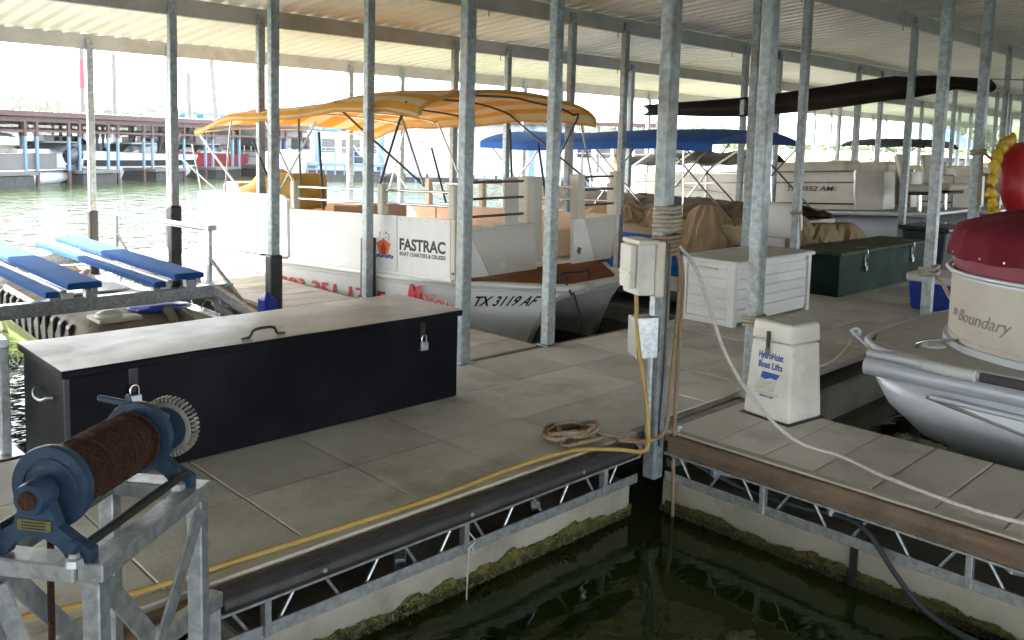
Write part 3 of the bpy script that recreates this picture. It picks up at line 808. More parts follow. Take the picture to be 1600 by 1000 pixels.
# ---- boat lift in the left slip
lf = thing('boat_lift', 'empty boat lift with blue carpeted bunks on a galvanised frame and floating tank', 'boat lift', (3.0, 8.4, WZ))
def bunk(name, xa, ya, xb, yb, z, wdt, th):
    d = Vector((xb-xa, yb-ya, 0)); t = Vector((d.y, -d.x, 0)).normalized()*(wdt/2); n = 14
    g = MB()
    rings = []
    for i in range(n+1):
        p = Vector((xa, ya, z)).lerp(Vector((xb, yb, z)), i/n); e = .0035*math.sin(i*2.6)
        rings.append([p - t - Vector((0,0,th)), p + t - Vector((0,0,th)), p + t + Vector((0,0,-.012+e)), p + t*.85 + Vector((0,0,e)), p - t*.85 + Vector((0,0,e)), p - t + Vector((0,0,-.012+e))])
    g.loft(rings)
    return g.build(name, BLUECARPET, lf, bevel=.006)
bz = .36
bunk('bunk', 2.52, 8.0, 2.60, 12.6, bz+.02, .29, .06)
bunk('bunk', 3.47, 8.0, 3.50, 11.75, bz+.02, .29, .06)
bunk('side_bunk', 2.22, 7.88, 2.24, 11.2, bz-.02, .11, .055)
bunk('side_bunk', 3.14, 7.88, 3.14, 11.6, bz-.02, .11, .055)
for xx in (2.36, 2.62, 3.3, 3.58): MB().bar((xx, 8.05, bz-.07), (xx, 11.5, bz-.07), .05, .05).build('bunk_rail', GALV, lf, bevel=.003)
for yy in (8.12, 11.2):
    g = MB(); g.bx(1.2, 3.95, yy-.05, yy+.05, .10, .225); cbm = g.build('cross_beam', GALV, lf, bevel=.006)
    for i in range(18): MB().lathe((1.5 + .13*i, yy-.0505, .16), (0,-1,0), [(-.001, .011), (.001, .011)], 10).build('hole', HOIST, cbm)
    for xx in (2.3, 2.6, 3.2, 3.52): MB().bx(xx-.05, xx+.05, yy-.045, yy+.045, .22, .30).build('bunk_bracket', GALV, lf, bevel=.004)
for xx in (2.34, 3.2): MB().bx(xx, xx+.09, 8.02, 8.05, .24, .29).build('white_tab', HOIST, lf)
# side truss arm towards the finger and the tubular side guide
MB().bar((3.75, 8.15, .2), (3.95, 7.35, -.08), .06, .08).build('side_arm', GALV, lf, bevel=.004)
MB().bar((3.75, 8.1, .04), (3.93, 7.35, -.26), .05, .05).build('side_arm', GALV, lf, bevel=.004)
for i in range(5):
    t = i/5; MB().bar(Vector((3.77, 8.05, .16)).lerp(Vector((3.93, 7.4, -.08)), t), Vector((3.77, 8.05, -.02)).lerp(Vector((3.93, 7.4, -.24)), min(1, t+.15)), .02, .012).build('arm_rod', GALV, lf)
gd = [(3.86, 8.42, .745), (3.92, 11.2, .69)]
MB().cyl(gd[0], gd[1], .032, n=14).build('guide_tube', CHROME, lf, smooth=50)
for (x, y, z) in gd:
    MB().bar((x, y, z+.03), (x-.03, y-.06, .1), .07, .04).build('guide_upright', GALV, lf, bevel=.004)
    MB().bar((x, y, .45), (x+.1, y-.75 if y < 10 else y-.5, -.05), .035, .03).build('guide_strut', GALV, lf, bevel=.003)
MB().bx(3.82, 3.92, 8.36, 8.46, .73, .79).build('guide_cap', GALV, lf, bevel=.006)
# floating tank with slotted side
tk0, tk1 = 8.15, 12.0
sec = lambda y, s=1.0: [Vector((3.06 + dx*s, y, -.24 + dz*s)) for dx, dz in ((-.52,-.42),(.5,-.42),(.6,-.2),(.6,.05),(.42,.24),(.1,.28),(-.3,.26),(-.5,.2),(-.56,.0))]
rings = [sec(tk0-.30, .45), sec(tk0-.22, .78), sec(tk0-.1, .95), sec(tk0, 1.0)] + [sec(tk0 + (tk1-tk0)*i/12) for i in range(1, 13)]
tk = MB().loft(rings).build('tank', TANK, lf, smooth=50, bevel=.012)
for i in range(15):
    y = tk0 + .22 + i*.235
    MB().hexa([(2.485, y, -.40), (2.485, y+.105, -.40), (2.53, y+.105, -.40), (2.53, y, -.40), (2.487, y, -.10), (2.487, y+.105, -.10), (2.53, y+.105, -.06), (2.53, y, -.06)]).build('slot', BLACKP, tk, bevel=.012)
MB().prism([(2.478, 8.2, -.60), (2.478, 12.0, -.60), (2.47, 12.0, -.27), (2.472, 11.0, -.31), (2.474, 9.5, -.38), (2.476, 8.5, -.44), (2.478, 8.2, -.48)], (.03, 0, 0)).build('lime_reflection', TANKB, tk, bevel=.01)  # skirt painted lime to stand for the water's green reflection
MB().tube(smoothpath([(3.25, 8.0, .04), (3.25, 7.93, .02), (3.28, 7.86, -.12), (3.33, 7.84, -.4)], 5), .045, 10).build('hose', TANK, lf, smooth=60)
MB().blob((3.25, 8.2, .045), .30, .2, .03, 4, .2).build('blue_tarp', BLUEPL, lf, smooth=60)
MB().lathe((2.75, 8.1, .03), (0,0,1), [(0, .12), (.03, .11), (.05, .06)], 18).build('tank_cap', HOIST, lf, smooth=40)
MB().bx(2.62, 3.0, 7.95, 8.3, -.01, .025).build('tank_plate', HOISTT, lf, bevel=.005)
MB().tube(smoothpath([(2.95, 9.9, .1), (3.2, 10.1, .14), (3.3, 10.6, .1), (2.9, 11.0, .12), (2.6, 10.7, .1)], 6), .035, 8).build('pipe', WOODL, lf, smooth=60)
MB().bx(2.75, 3.35, 9.2, 11.6, .055, .075).build('tank_walk', RESIN, lf, bevel=.005)

# ---- blue fender on the finger edge
bf = thing('dock_fender', 'small bright blue plastic fender on the finger edge behind the black box', 'fender', (3.97, 7.42, 0))
MB().bx(3.90, 4.04, 7.34, 7.48, .0, .17).build('body', BLUEPL, bf, bevel=.018, seg=2)
MB().hexa([(3.915, 7.355, .165), (4.025, 7.355, .165), (4.025, 7.465, .165), (3.915, 7.465, .165), (3.955, 7.4, .225), (3.985, 7.4, .225), (3.985, 7.42, .225), (3.955, 7.42, .225)]).build('peak', BLUEPL, bf, bevel=.01)
MB().tube(smoothpath([(4.02, 7.45, .17), (4.06, 7.5, .24), (4.1, 7.53, .3)], 4), .005, 6).build('tie', BLACKP, bf)

# ---- corner post furniture: power box, grey junction box, rope wraps, lines, hose
CX, CY = 4.12, 2.93
pb = thing('power_box', 'white plastic shore power box strapped to the rope wrapped corner post', 'power box', (CX, CY, .8))
U = Vector((-.55, -.835, 0)).normalized()       # box faces the camera's left
# front (white) hood and beige back, turned about the post
def pbox(u0, u1, v0, v1, z0, z1):
    a = Vector((-.90, .44, 0)).normalized(); b = Vector((-.44, -.90, 0)).normalized(); c = Vector((CX-.04, CY+.06, 0))
    return [c + a*u + b*v + Vector((0,0,z)) for z in (z0, z1) for u, v in ((u0, v0), (u1, v0), (u1, v1), (u0, v1))]
bk = MB().hexa(pbox(-.02, .04, -.10, .12, .835, 1.16)).build('back_plate', CREAM, pb, bevel=.012, seg=2)
g = MB(); p = pbox(.04, .15, -.09, .11, .845, 1.155); q = pbox(.15, .19, -.06, .09, .885, 1.14)
g.hexa(p); g.hexa(q)
hd = g.build('hood', HOIST, pb, bevel=.012, seg=2)
MB().hexa(pbox(.155, .197, -.05, .085, .975, .985)).build('hood_ridge', HOIST, hd)
MB().hexa(pbox(.03, .155, -.105, .125, 1.14, 1.168)).build('top_cap', CREAM, pb, bevel=.006)
gb = thing('junction_box', 'small grey electrical box below the white power box on the corner post', 'junction box', (CX, CY, .45))
MB().hexa(pbox(.0, .13, -.04, .09, .48, .71)).build('body', BEAM, gb, bevel=.006)
MB().hexa(pbox(-.003, .138, .0905, .098, .475, .715)).build('cover', GALV, gb, bevel=.003)
MB().cyl((CX-.08, CY+.02, .72), (CX-.08, CY+.02, .84), .018, n=12).build('conduit', GALV, gb, smooth=40)
MB().cyl((CX-.075, CY+.02, -.1), (CX-.075, CY+.02, .48), .016, n=12).build('conduit', GALV, gb, smooth=40)
cable = tag(MB().tube(smoothpath([(CX-.06, CY-.065, 1.15), (CX-.075, CY-.075, 1.0), (CX-.07, CY-.07, .8), (CX-.075, CY-.07, .4), (CX-.08, CY-.06, .1), (CX-.07, CY-.06, -.05)], 5), .007, 6).build('power_cable', BLACKP, smooth=60), 'thin black cable running down the corner post beside the white box', 'cable')
def rope_wrap(name, label, x, y, z0, z1, half, m, r=.012, tail=None, seed=0):
    n = int((z1-z0)/(2*r*.92)); pts = []
    for i in range(n*16+1):
        a = 2*math.pi*i/16; k = half + r
        c, s = math.cos(a), math.sin(a)
        q = (abs(c)**6 + abs(s)**6)**(-1/6)
        rr = k*q*(1 + .04*noise.noise(Vector((a*.4, seed, 0))))
        pts.append((x + rr*c, y + rr*s, z0 + (z1-z0)*i/(n*16) + .004*noise.noise(Vector((a*.7, seed, 5)))))
    o = thing(name, label, 'rope', (x, y, z0))
    MB().tube(pts, r, 7).build('coils', m, o, smooth=80)
    if tail: MB().tube(smoothpath(tail, 8), r*.95, 7).build('tail', m, o, smooth=80)
    return o
rope_wrap('mooring_rope', 'thick pale rope wound tightly round the corner post above the power box', CX, CY, 1.21, 1.36, .048, ROPEW, .0125)
rope_wrap('mooring_rope', 'manila rope wound round the corner post with tails hanging to the dock edge', CX, CY, 1.07, 1.19, .048, ROPE, .0125,
          [(CX+.02, CY-.07, 1.08), (CX+.03, CY-.085, .95), (CX+.02, CY-.08, .6), (CX-.02, CY-.085, .3), (CX-.08, CY-.1, .05), (CX-.2, CY-.02, -.005), (CX-.32, CY+.05, .012)], 2)
tag(MB().tube(smoothpath([(CX+.05, CY-.07, 1.08), (CX+.062, CY-.085, .9), (CX+.055, CY-.08, .5), (CX+.05, CY-.08, .1), (CX+.04, CY-.09, -.15), (CX+.04, CY-.1, -.5), (CX+.045, CY-.1, -.6)], 8), .0115, 7).build('hanging_rope', ROPE, smooth=80), 'tan rope tail hanging straight down the corner post into the water', 'rope')
# loose white line from the post along the right finger
wl_pts = [(CX+.03, CY-.07, 1.13), (CX+.12, CY-.14, .98), (4.30, 2.60, .5), (4.42, 2.42, .2), (4.52, 2.25, .04), (4.56, 2.0, .011), (4.46, 1.75, .011), (4.40, 1.5, .011), (4.36, 1.2, .011), (4.42, .8, .011), (4.4, .2, .011)]
tag(MB().tube(smoothpath(wl_pts, 8), .011, 7).build('white_line', ROPEWH, smooth=80), 'white line sagging from the corner post across the right finger deck', 'rope')
# yellow hose
hp = [(CX-.19, CY+.06, .86), (CX-.2, CY+.03, .6), (CX-.19, CY-.02, .35), (CX-.2, CY-.07, .1), (CX-.26, CY-.1, -.02), (CX-.42, CY-.02, .0), (3.45, 3.02, .022), (3.0, 3.06, .018), (2.5, 3.035, .018), (2.0, 3.05, .018), (1.5, 3.075, .018), (1.1, 3.10, .016), (.75, 3.19, .016), (.3, 3.22, .016), (-.3, 3.2, .016)]
tag(MB().tube(smoothpath(hp, 8), .0122, 8).build('water_hose', HOSE, smooth=80), 'yellow hose from the power box running along the walkway edge', 'hose')
# coil of rope on the deck
random.seed(3); pts = []
for i in range(130):
    a = i*.33; r = .105 + .045*math.sin(i*.21) + .012*random.random(); 
    pts.append((3.60 + .03*math.sin(i*.13) + r*1.15*math.cos(a), 3.16 + .05*math.cos(i*.09) + r*.75*math.sin(a), .014 + .0009*i*.55 + .012*(1+math.sin(a*2.3+i*.05))))
pts += [(3.72, 3.09, .05), (3.82, 3.0, .02), (3.9, 2.93, .0), (3.98, 2.9, -.04)]
tag(MB().tube(smoothpath(pts, 2), .0115, 7).build('rope_coil', ROPE, smooth=80), 'loose coil of tan rope lying on the walkway beside the corner', 'rope')
random.seed(9)
# grey blue hose looping over the float of the right finger
bh_pts = [(4.16, 2.86, -.06), (4.2, 2.75, -.14), (4.22, 2.55, -.19), (4.23, 2.3, -.215), (4.22, 2.05, -.2), (4.2, 1.8, -.17), (4.14, 1.65, -.19), (4.1, 1.5, -.32), (4.08, 1.35, -.43), (4.07, 1.15, -.475), (4.08, .95, -.455), (4.1, .6, -.40)]
tag(MB().tube(smoothpath(bh_pts, 8), .0135, 8).build('drain_hose', BLUEHOSE, smooth=80), 'dark grey hose looping over the float below the right finger', 'hose')
tp = thing('water_tap', 'small galvanised hose tap beside the foot of the corner post', 'tap', (4.22, 2.86, 0))
MB().lathe((4.225, 2.86, -.03), (0,0,1), [(0, .014), (.05, .014), (.055, .03), (.075, .03), (.08, .012)], 12).build('valve', GALV, tp, smooth=40)
MB().bar((4.225, 2.86, -.0), (4.19, 2.82, -.05), .018, .018).build('spout', GALV, tp, bevel=.003)
tie = tag(MB().tube(smoothpath([(2.62, 2.93, -.16), (2.64, 2.91, -.2), (2.60, 2.915, -.23), (2.64, 2.92, -.26), (2.62, 2.925, -.22), (2.615, 2.93, -.35), (2.62, 2.94, -.52)], 5), .004, 5).build('tied_cord', ROPEWH), 'thin white cord tied to the dock truss above the float', 'cord')

# ---- white louvred deck box
wb = thing('deck_box', 'white plastic deck box with horizontal planking and a greying lid', 'deck box', (7.6, 4.5, 0))
bx0, bx1, by0, by1, bh_ = 7.10, 8.62, 4.25, 4.88, .60
MB().bx(bx0+.03, bx1-.03, by0+.03, by1-.03, .03, bh_).build('inner_body', RESIN, wb)
for i in range(5):
    z0 = .07 + i*.098
    MB().bx(bx0+.018, bx0+.03, by0+.09, by1-.09, z0, z0+.092).build('plank', RESIN, wb, bevel=.004)
    MB().bx(bx0+.06, bx1-.06, by0+.016, by0+.03, z0, z0+.092).build('plank', RESIN, wb, bevel=.004)
for y in (by0+.045, by1-.045): MB().bx(bx0, bx0+.04, y-.045, y+.045, .002, bh_).build('corner_stile', RESIN, wb, bevel=.006)
for x in (bx0+.0445, bx1-.03): MB().bx(x-.004 if x < 8 else x-.03, x+.03, by0-.002, by0+.03, .002, bh_).build('corner_stile', RESIN, wb, bevel=.006)
MB().bx(bx0+.004, bx0+.03, by0+.09, by1-.09, .004, .064).build('bottom_rail', RESIN, wb, bevel=.004)
MB().bx(bx0+.004, bx0+.03, by0+.09, by1-.09, .562, bh_).build('top_rail', RESIN, wb, bevel=.004)
lid = MB().bx(bx0-.025, bx1+.025, by0-.03, by1+.03, bh_+.001, bh_+.036).build('lid', RESIN, wb, bevel=.01, seg=2)
for i in range(7):
    x = bx0 - .015 + i*(bx1-bx0+.03)/7
    MB().bx(x+.003, x+(bx1-bx0+.03)/7-.003, by0-.02, by1+.02, bh_+.034, bh_+.044).build('lid_plank', RESINT, lid, bevel=.004)
MB().bx(bx0+.0, bx0+.02, by0+.2, by1-.2, .535, .548).build('grip', HOISTT, wb, bevel=.002)

# ---- green dock box
gbx = thing('dock_box', 'dark green wooden dock box with two hooked padlocks beyond the white box', 'dock box', (11, 4.7, 0))
gx0, gx1, gy0, gy1, gh = 9.62, 12.2, 4.40, 5.0, .49
MB().bx(gx0, gx1, gy0, gy1, .003, gh).build('body', GREENP, gbx, bevel=.006)
MB().bx(gx0-.02, gx1+.02, gy0-.025, gy1+.02, gh+.001, gh+.035).build('lid', GREENLID, gbx, bevel=.006)
for x in (10.3, 11.75):
    MB().tube(smoothpath([(x, gy0+.12, gh+.045), (x, gy0-.01, gh+.05), (x, gy0-.035, gh), (x, gy0-.03, gh-.09)], 4), .006, 6).build('hasp', CHROME, gbx)
    padlock(gbx, (x, gy0-.004, gh-.10), (0, -1, 0), 1.3, CHROME)

# ---- moulded lift pump box with printed label
hb = thing('pump_box', 'tapered white plastic boat lift pump box with blue printed label', 'pump box', (5.03, 2.62, 0), (0, 0, R(-8)))
wB, dB, wT, dT, hT, hL = .175, .175, .145, .14, .62, .495
def fr_(w_, d_, z): return [(-d_, -w_, z), (d_, -w_, z), (d_, w_, z), (-d_, w_, z)]
t_ = hL/hT
wm, dm = wB + (wT-wB)*t_, dB + (dT-dB)*t_
MB().hexa(fr_(wB, dB, .006) + fr_(wm, dm, hL)).build('body', HOIST, hb, world=False, bevel=.02, seg=3, smooth=50)
lid = MB().hexa(fr_(wm+.004, dm+.004, hL+.004) + fr_(wT+.002, dT+.002, hT)).build('lid', HOIST, hb, world=False, bevel=.018, seg=3, smooth=50)
MB().hexa(fr_(wT-.02, dT-.02, hT-.004) + fr_(wT-.022, dT-.022, hT+.0025)).build('stained_top', HOISTT, lid, world=False, bevel=.002)
MB().bx(-.19, .19, -.19, .19, 0, .006).build('base_plate', BLACKP, hb, world=False, bevel=.002)
# face towards -x (camera side); local y runs right to left as seen
sl = (dB-dT)/hT
def face(y, z, o=.002): return Vector((-(dB - sl*z) - o, y, z))
xd = Vector((0, -1, 0)); yd = Vector((sl, 0, 1)).normalized()
text('HydroHoist', .062, BLUET, hb, face(.085, .385), xd, yd, .12, .0012, width=.185, world=False)
text('Boat Lifts', .06, BLUET, hb, face(.082, .325), xd, yd, .12, .0012, width=.18, world=False)
MB().prism([face(.045, .30), face(-.085, .30), face(-.062, .262), face(-.02, .268), face(.02, .252), face(.058, .262)], (-.001, 0, 0)).build('logo_flag', BLUET, hb, world=False)
for i in range(5):
    z = .243 - i*.014
    MB().tube([face(.07 + i*.006 - t*.135, z + .005*math.sin(t*9 + i), .001) for t in [k/10 for k in range(11)]], .0011, 4).build('logo_wave', SCRIPT, hb, world=False)
text('1-800-825-3379', .022, BLUET, hb, face(.06, .138), xd, yd, .1, 0, width=.11, world=False)
for i in range(2): MB().bar(face(.09, .168 - i*.009, .001), face(-.085, .168 - i*.009, .001), .002, .0016).build('small_print', SCRIPT, hb, world=False)
MB().bx(-.165, -.148, .008, .03, .455, .56).build('latch', BLACKP, hb, world=False, bevel=.003)
MB().bx(-.169, -.152, .0, .03, .415, .455).build('latch_tab', CHROME, hb, world=False, bevel=.003)
rope_wrap('mooring_rope', 'pale rope knotted round the post behind the pump box', 5.22, 2.96, .50, .575, .048, ROPEW, .0115,
          [(5.2, 2.9, .53), (5.14, 2.84, .5), (5.12, 2.82, .42), (5.14, 2.83, .33)], 4)
# rope at the next post with a tail to the red boat
rope_wrap('mooring_rope', 'pale rope bundle round the far post beside the red boat cover', 8.37, 2.96, .55, .66, .05, ROPEW, .02,
          [(8.35, 2.9, .58), (8.3, 2.8, .5), (8.2, 2.65, .36), (8.1, 2.4, .34)], 6)
tag(MB().tube(catenary((5.2, 2.5, .32), (5.75, 2.52, .40), .05), .012, 7).build('bow_line', ROPEW, smooth=70), 'pale bow line stretched from the pump box to the silver pontoon boat', 'rope')
# cooler and bins
ck = thing('cooler', 'blue and white plastic cooler beside the far post', 'cooler', (9.75, 3.35, 0))
MB().hexa([(9.55, 3.15, .02), (10.0, 3.15, .02), (10.0, 3.55, .02), (9.55, 3.55, .02), (9.52, 3.12, .32), (10.03, 3.12, .32), (10.03, 3.58, .32), (9.52, 3.58, .32)]).build('tub', BLUEPL, ck, bevel=.02)
MB().bx(9.50, 10.05, 3.10, 3.60, .32, .42).build('lid', RESIN, ck, bevel=.02)
tb = thing('storage_tub', 'dark plastic storage tub with black lid behind the green box', 'tub', (12.9, 4.55, 0))
MB().hexa([(12.6, 4.3, .02), (13.3, 4.3, .02), (13.3, 4.8, .02), (12.6, 4.8, .02), (12.55, 4.25, .62), (13.35, 4.25, .62), (13.35, 4.85, .62), (12.55, 4.85, .62)]).build('tub', BLUEHOSE, tb, bevel=.02)
MB().bx(12.5, 13.4, 4.2, 4.9, .62, .68).build('lid', BLACKP, tb, bevel=.015)

# ================================================================== BOATS UNDER THE ROOF
# ---- white party barge with striped canopy (local: x across, -y towards the bow, z up from gunwale datum)
fb = thing('party_boat', 'white party barge with orange striped canopy and rust carpeted bow deck', 'boat', (5.42, 6.40, .085), (R(-1.7), 0, R(4.5)))
def fbuild(mb, name, m, parent=None, **k):
    for q in mb.v:
        if q.z > .26: q.z -= .085*min(1, (q.z-.26)/.3)
        elif q.z > .1 and q.y < .25 and name in ('deck', 'gunwale_lip', 'lip_groove', 'deck_carpet', 'hull', 'cleat', 'bow_strap'): q.z -= .075*min(1, (.25-q.y)/.8)
    return mb.build(name, m, parent or fb, world=False, **k)
BW, ST = 2.95, 5.15                     # beam, stern distance
def outline(ins=0.0, bow=1.0):
    half = [(0+ins, ST-ins), (0+ins, .62), (.10+ins*.8, .32), (.34+ins*.6, -.02), (.66+ins*.5, -.34), (.92+ins*.3, -.66+ins), (1.06, -.73+ins)]
    return half + [(BW-x, y) for x, y in reversed(half)]
def side_hull(mirror):
    fx = (lambda x: BW-x) if mirror else (lambda x: x)
    top = [(0, ST), (0, .62), (.10, .32), (.34, -.02), (.66, -.34), (.92, -.64), (1.02, -.66), (1.02, ST)]
    mid = [(.02, ST), (.02, .66), (.13, .38), (.36, .06), (.64, -.22), (.84, -.46), (.94, -.46), (.98, ST)]
    low = [(.08, ST), (.08, .85), (.18, .60), (.38, .30), (.62, .02), (.80, -.20), (.90, -.20), (.94, ST)]
    rings = [[Vector((fx(x), y, z)) for x, y in r] for r, z in ((low, -.62), (mid, -.12), (top, .135))]
    return MB().loft(rings)
hull = fbuild(side_hull(False), 'hull', WHITE, smooth=40)
fbuild(side_hull(True), 'hull', WHITE, smooth=40)
ol = outline()
fbuild(MB().prism([(x, y, .135) for x, y in ol], (0, 0, .10)), 'deck', WHITE, bevel=.012, seg=2)
# rub rail lip round the deck
lip = [(x, y, .205) for x, y in ol]
fbuild(MB().tube(lip, .028, 8, closed=True), 'gunwale_lip', WHITE, smooth=60)
fbuild(MB().tube([(x - (.004 if x < BW/2 else -.004), y-.004, .165) for x, y in ol], .012, 6, closed=True), 'lip_groove', PANELG, smooth=60)
oc = [(x, y) for x, y in outline(.09) if y < .5]
fbuild(MB().prism([(.22, .0, .236), (.45, -.03, .236), (.72, -.33, .236), (.98, -.60, .236), (1.1, -.66, .236), (BW-1.1, -.66, .236), (BW-.98, -.6, .236), (BW-.72, -.33, .236), (BW-.45, -.03, .236), (BW-.22, .0, .236), (BW-.22, 2.2, .236), (.22, 2.2, .236)], (0, 0, .008)), 'deck_carpet', CARPET)
fbuild(MB().bx(.15, BW-.1, 2.2, ST-.1, .236, .243), 'deck_carpet', CARPET)
fbuild(MB().bx(1.0, BW-1.0, -.2, 4.9, -.1, .13), 'tunnel_roof', PANELG)
def rivets(pts, n, parent, r=.007):
    g = MB()
    for p in pts: g.lathe(p, n, [(0, r), (.003, r*.9), (.004, r*.4)], 8)
    for q in g.v:
        if q.z > .26: q.z -= .085*min(1, (q.z-.26)/.3)
    return tag(g.build('rivets', GALV, parent, world=False), kind='stuff')
# side panels (port, towards the camera)
def side_panel(y0, y1, z0, z1, m=PANELW, x=.03, rv=True):
    p = fbuild(MB().bx(x, x+.05, y0, y1, z0, z1), 'side_panel', m, bevel=.006)
    if rv: rivets([(x-.001, y0 + (y1-y0)*(i+.5)/6, z) for i in range(6) for z in (z1-.035, z0+.035)], (-1,0,0), p)
    return p
side_panel(.045, .84, .255, .935)
side_panel(.845, 2.80, .255, .935)
fbuild(MB().bx(.018, .085, .02, 2.82, .225, .262), 'panel_sill', PANELW, bevel=.004)
# stern quarter: higher rounded panel
g = MB(); g.prism([(.02, 2.83, .26), (.02, 4.95, .26), (.02, 4.95, 1.04), (.02, 4.9, 1.10), (.02, 2.95, 1.10), (.02, 2.83, 1.05)], (.05, 0, 0))
sp = fbuild(g, 'stern_panel', PANELW, bevel=.012, seg=2)
rivets([(.018, 2.87, .4 + .15*i) for i in range(4)] + [(.018, 3.6, .86), (.018, 4.1, .86), (.018, 3.6, .4)], (-1,0,0), sp)
# cabin-corner return and forward side
fbuild(MB().bx(.03, .10, -.02, .04, .25, .935), 'corner_return', CREAM, bevel=.006)
fbuild(MB().lathe((.06, .02, .33), (0, -1, 0), [(0, .035), (.03, .035), (.03, .02), (.01, .02)], 16), 'cable_port', BLACKP, smooth=40)
# far-side walls, stern wall
for y0, y1, z1 in ((.05, 1.6, .86), (1.65, 3.2, .86), (3.25, 4.95, .86)):
    fbuild(MB().bx(BW-.08, BW-.03, y0, y1, .25, z1), 'side_panel', PEACH, bevel=.006)
fbuild(MB().bx(.1, BW-.1, 4.98, 5.03, .25, .85), 'stern_panel', CREAM, bevel=.008)
# benches inside
fbuild(MB().bx(BW-.62, BW-.09, .5, 3.0, .24, .66), 'bench', PEACH, bevel=.02)
fbuild(MB().bx(.1, .55, .9, 2.7, .24, .62), 'bench', PEACH, bevel=.02)
fbuild(MB().bx(.9, 1.75, 2.6, 3.1, .24, .95), 'console', PEACH, bevel=.02)
# bow bulkheads facing forward
bl = fbuild(MB().prism([(.20, -.03, .84), (1.22, -.03, .84), (1.30, -.03, .245), (.53, -.03, .245)], (0, .05, 0)), 'bow_bulkhead', PANELG, bevel=.006)
rivets([(.27 + .115*i, -.031, .80) for i in range(9)], (0,-1,0), bl)
fbuild(MB().prism([(.12, .0, .84), (.197, -.035, .84), (.527, -.035, .245), (.30, .0, .245)], (0, .05, 0)), 'bulkhead_edge', PANELW, bevel=.004)
fbuild(MB().lathe((.72, -.032, .37), (0,-1,0), [(0, .06), (.003, .055)], 20), 'oval_sticker', HOIST)
fbuild(MB().bx(1.27, 1.93, .42, .46, .245, 1.33), 'gate_panel', PANELG, bevel=.006)
fbuild(MB().bx(1.10, 1.16, .02, .44, .245, .83), 'gate_return', PANELG, bevel=.004)
br_ = fbuild(MB().prism([(2.16, -.03, .85), (2.80, -.03, .85), (2.72, -.03, .245), (2.38, -.03, .245)], (0, .05, 0)), 'bow_bulkhead', PANELG, bevel=.006)
rivets([(2.24 + .11*i, -.031, .81) for i in range(6)], (0,-1,0), br_)
fbuild(MB().prism([(1.95, -.034, .85), (2.157, -.034, .85), (2.377, -.034, .245), (1.95, -.034, .245)], (0, .05, 0)), 'bulkhead_edge', PANELW, bevel=.004)
fbuild(MB().blob((2.05, -.036, .44), .035, .002, .05, 3, .5, n=12, m=8), 'rust_spot', CARPET)
# posts and rails
def rpost(x, y, z0, z1, w_=.085):
    p = fbuild(MB().bx(x-w_/2, x+w_/2, y-w_/2, y+w_/2, z0, z1), 'rail_post', CREAM, bevel=.008)
    rivets([(x-w_/2-.001, y + s*.02, z0 + (z1-z0)*t) for s in (-1, 1) for t in (.15, .4, .65, .9)], (-1,0,0), p, .005)
    return p
for y in (2.74, 1.12, .03): rpost(.075, y, .94, 1.27)
rpost(1.15, -.0, .845, 1.35, .13)
rpost(2.06, -.0, .855, 1.36, .13); rpost(2.83, -.0, .855, 1.39, .11)
for y in (.1, 1.4, 2.3, 3.4): rpost(BW-.06, y, .865, 1.25)
rails = [((.075, 2.7, z), (.075, .03, z)) for z in (1.06, 1.20)] + [((.10, .0, z), (1.10, .0, z)) for z in (.95, 1.13, 1.30)] + \
        [((2.1, 0, z), (2.80, 0, z)) for z in (1.0, 1.18, 1.33)] + [((BW-.06, .1, z), (BW-.06, 3.4, z)) for z in (1.02, 1.18)]
for a, b in rails: fbuild(MB().cyl(a, b, .014, n=10), 'rail', DARKM if a[1] < .01 else CHROME, smooth=40)
# canopy
CY0, CY1 = .42, 4.9
def canopy(a, b):
    y = CY0 + (CY1-CY0)*b; a = .5 - .5*math.cos(math.pi*a); x = -.03 + (BW+.06)*a
    arch = max(0, math.sin(math.pi*a))**.42
    ed = [(0, 2.02), (.17, 2.08), (.30, 2.10), (.45, 2.05), (.62, 2.05), (.80, 2.06), (1.0, 1.90)]
    for i in range(len(ed)-1):
        if ed[i][0] <= b <= ed[i+1][0]:
            t = (b-ed[i][0])/(ed[i+1][0]-ed[i][0]); t = t*t*(3-2*t); e = ed[i][1]*(1-t) + ed[i+1][1]*t; break
    crown = .30 - .17*b
    sag = -.022*abs(math.sin(b*math.pi*4))*(1-abs(2*a-1))
    z = e + crown*arch + sag + .016*noise.noise(Vector((x*1.6, y*1.6, 2))) + .006*noise.noise(Vector((x*6, y*4, 5)))
    if b < .04: z -= .05*(1 - b/.04)*.6
    return (x, y, z)
fcan = fbuild(MB().sheet(canopy, 42, 60, th=.003, uv=True), 'canopy', STRIPE, smooth=70)
# side valance hanging from both long edges and the front edge roll
for s in (0, 1):
    vm = MB().sheet(lambda a, b: (Vector(canopy(s, b)) + Vector(((-.004 if s == 0 else .004) + .01*math.sin(b*33)*a, 0, -.055*a*(1+.10*math.sin(b*40))))), 3, 60, th=.003, d=(1,0,0), uv=True)
    vm.uv = {k: (u[0]*.142 + .071, u[1]) for k, u in vm.uv.items()}
    fbuild(vm, 'valance', STRIPE, fcan, smooth=70)
fbuild(MB().tube([Vector(canopy(a/20, 0)) + Vector((0, 0, -.01)) for a in range(21)], .022, 8), 'front_hem', GOLDC, fcan, smooth=70)
def hoop(b, foot_y, z=1.26, r=.013, m=DARKM):
    pts = []
    for a in [i/16 for i in range(17)]: pts.append(Vector(canopy(a, b)) - Vector((0, 0, .06)))
    l = [Vector((.06, foot_y, z))]; rr = [Vector((BW-.06, foot_y, z))]
    fbuild(MB().tube(smoothpath(l + pts[1:-1] + rr, 3), r, 8), 'canopy_bow', m, smooth=60)
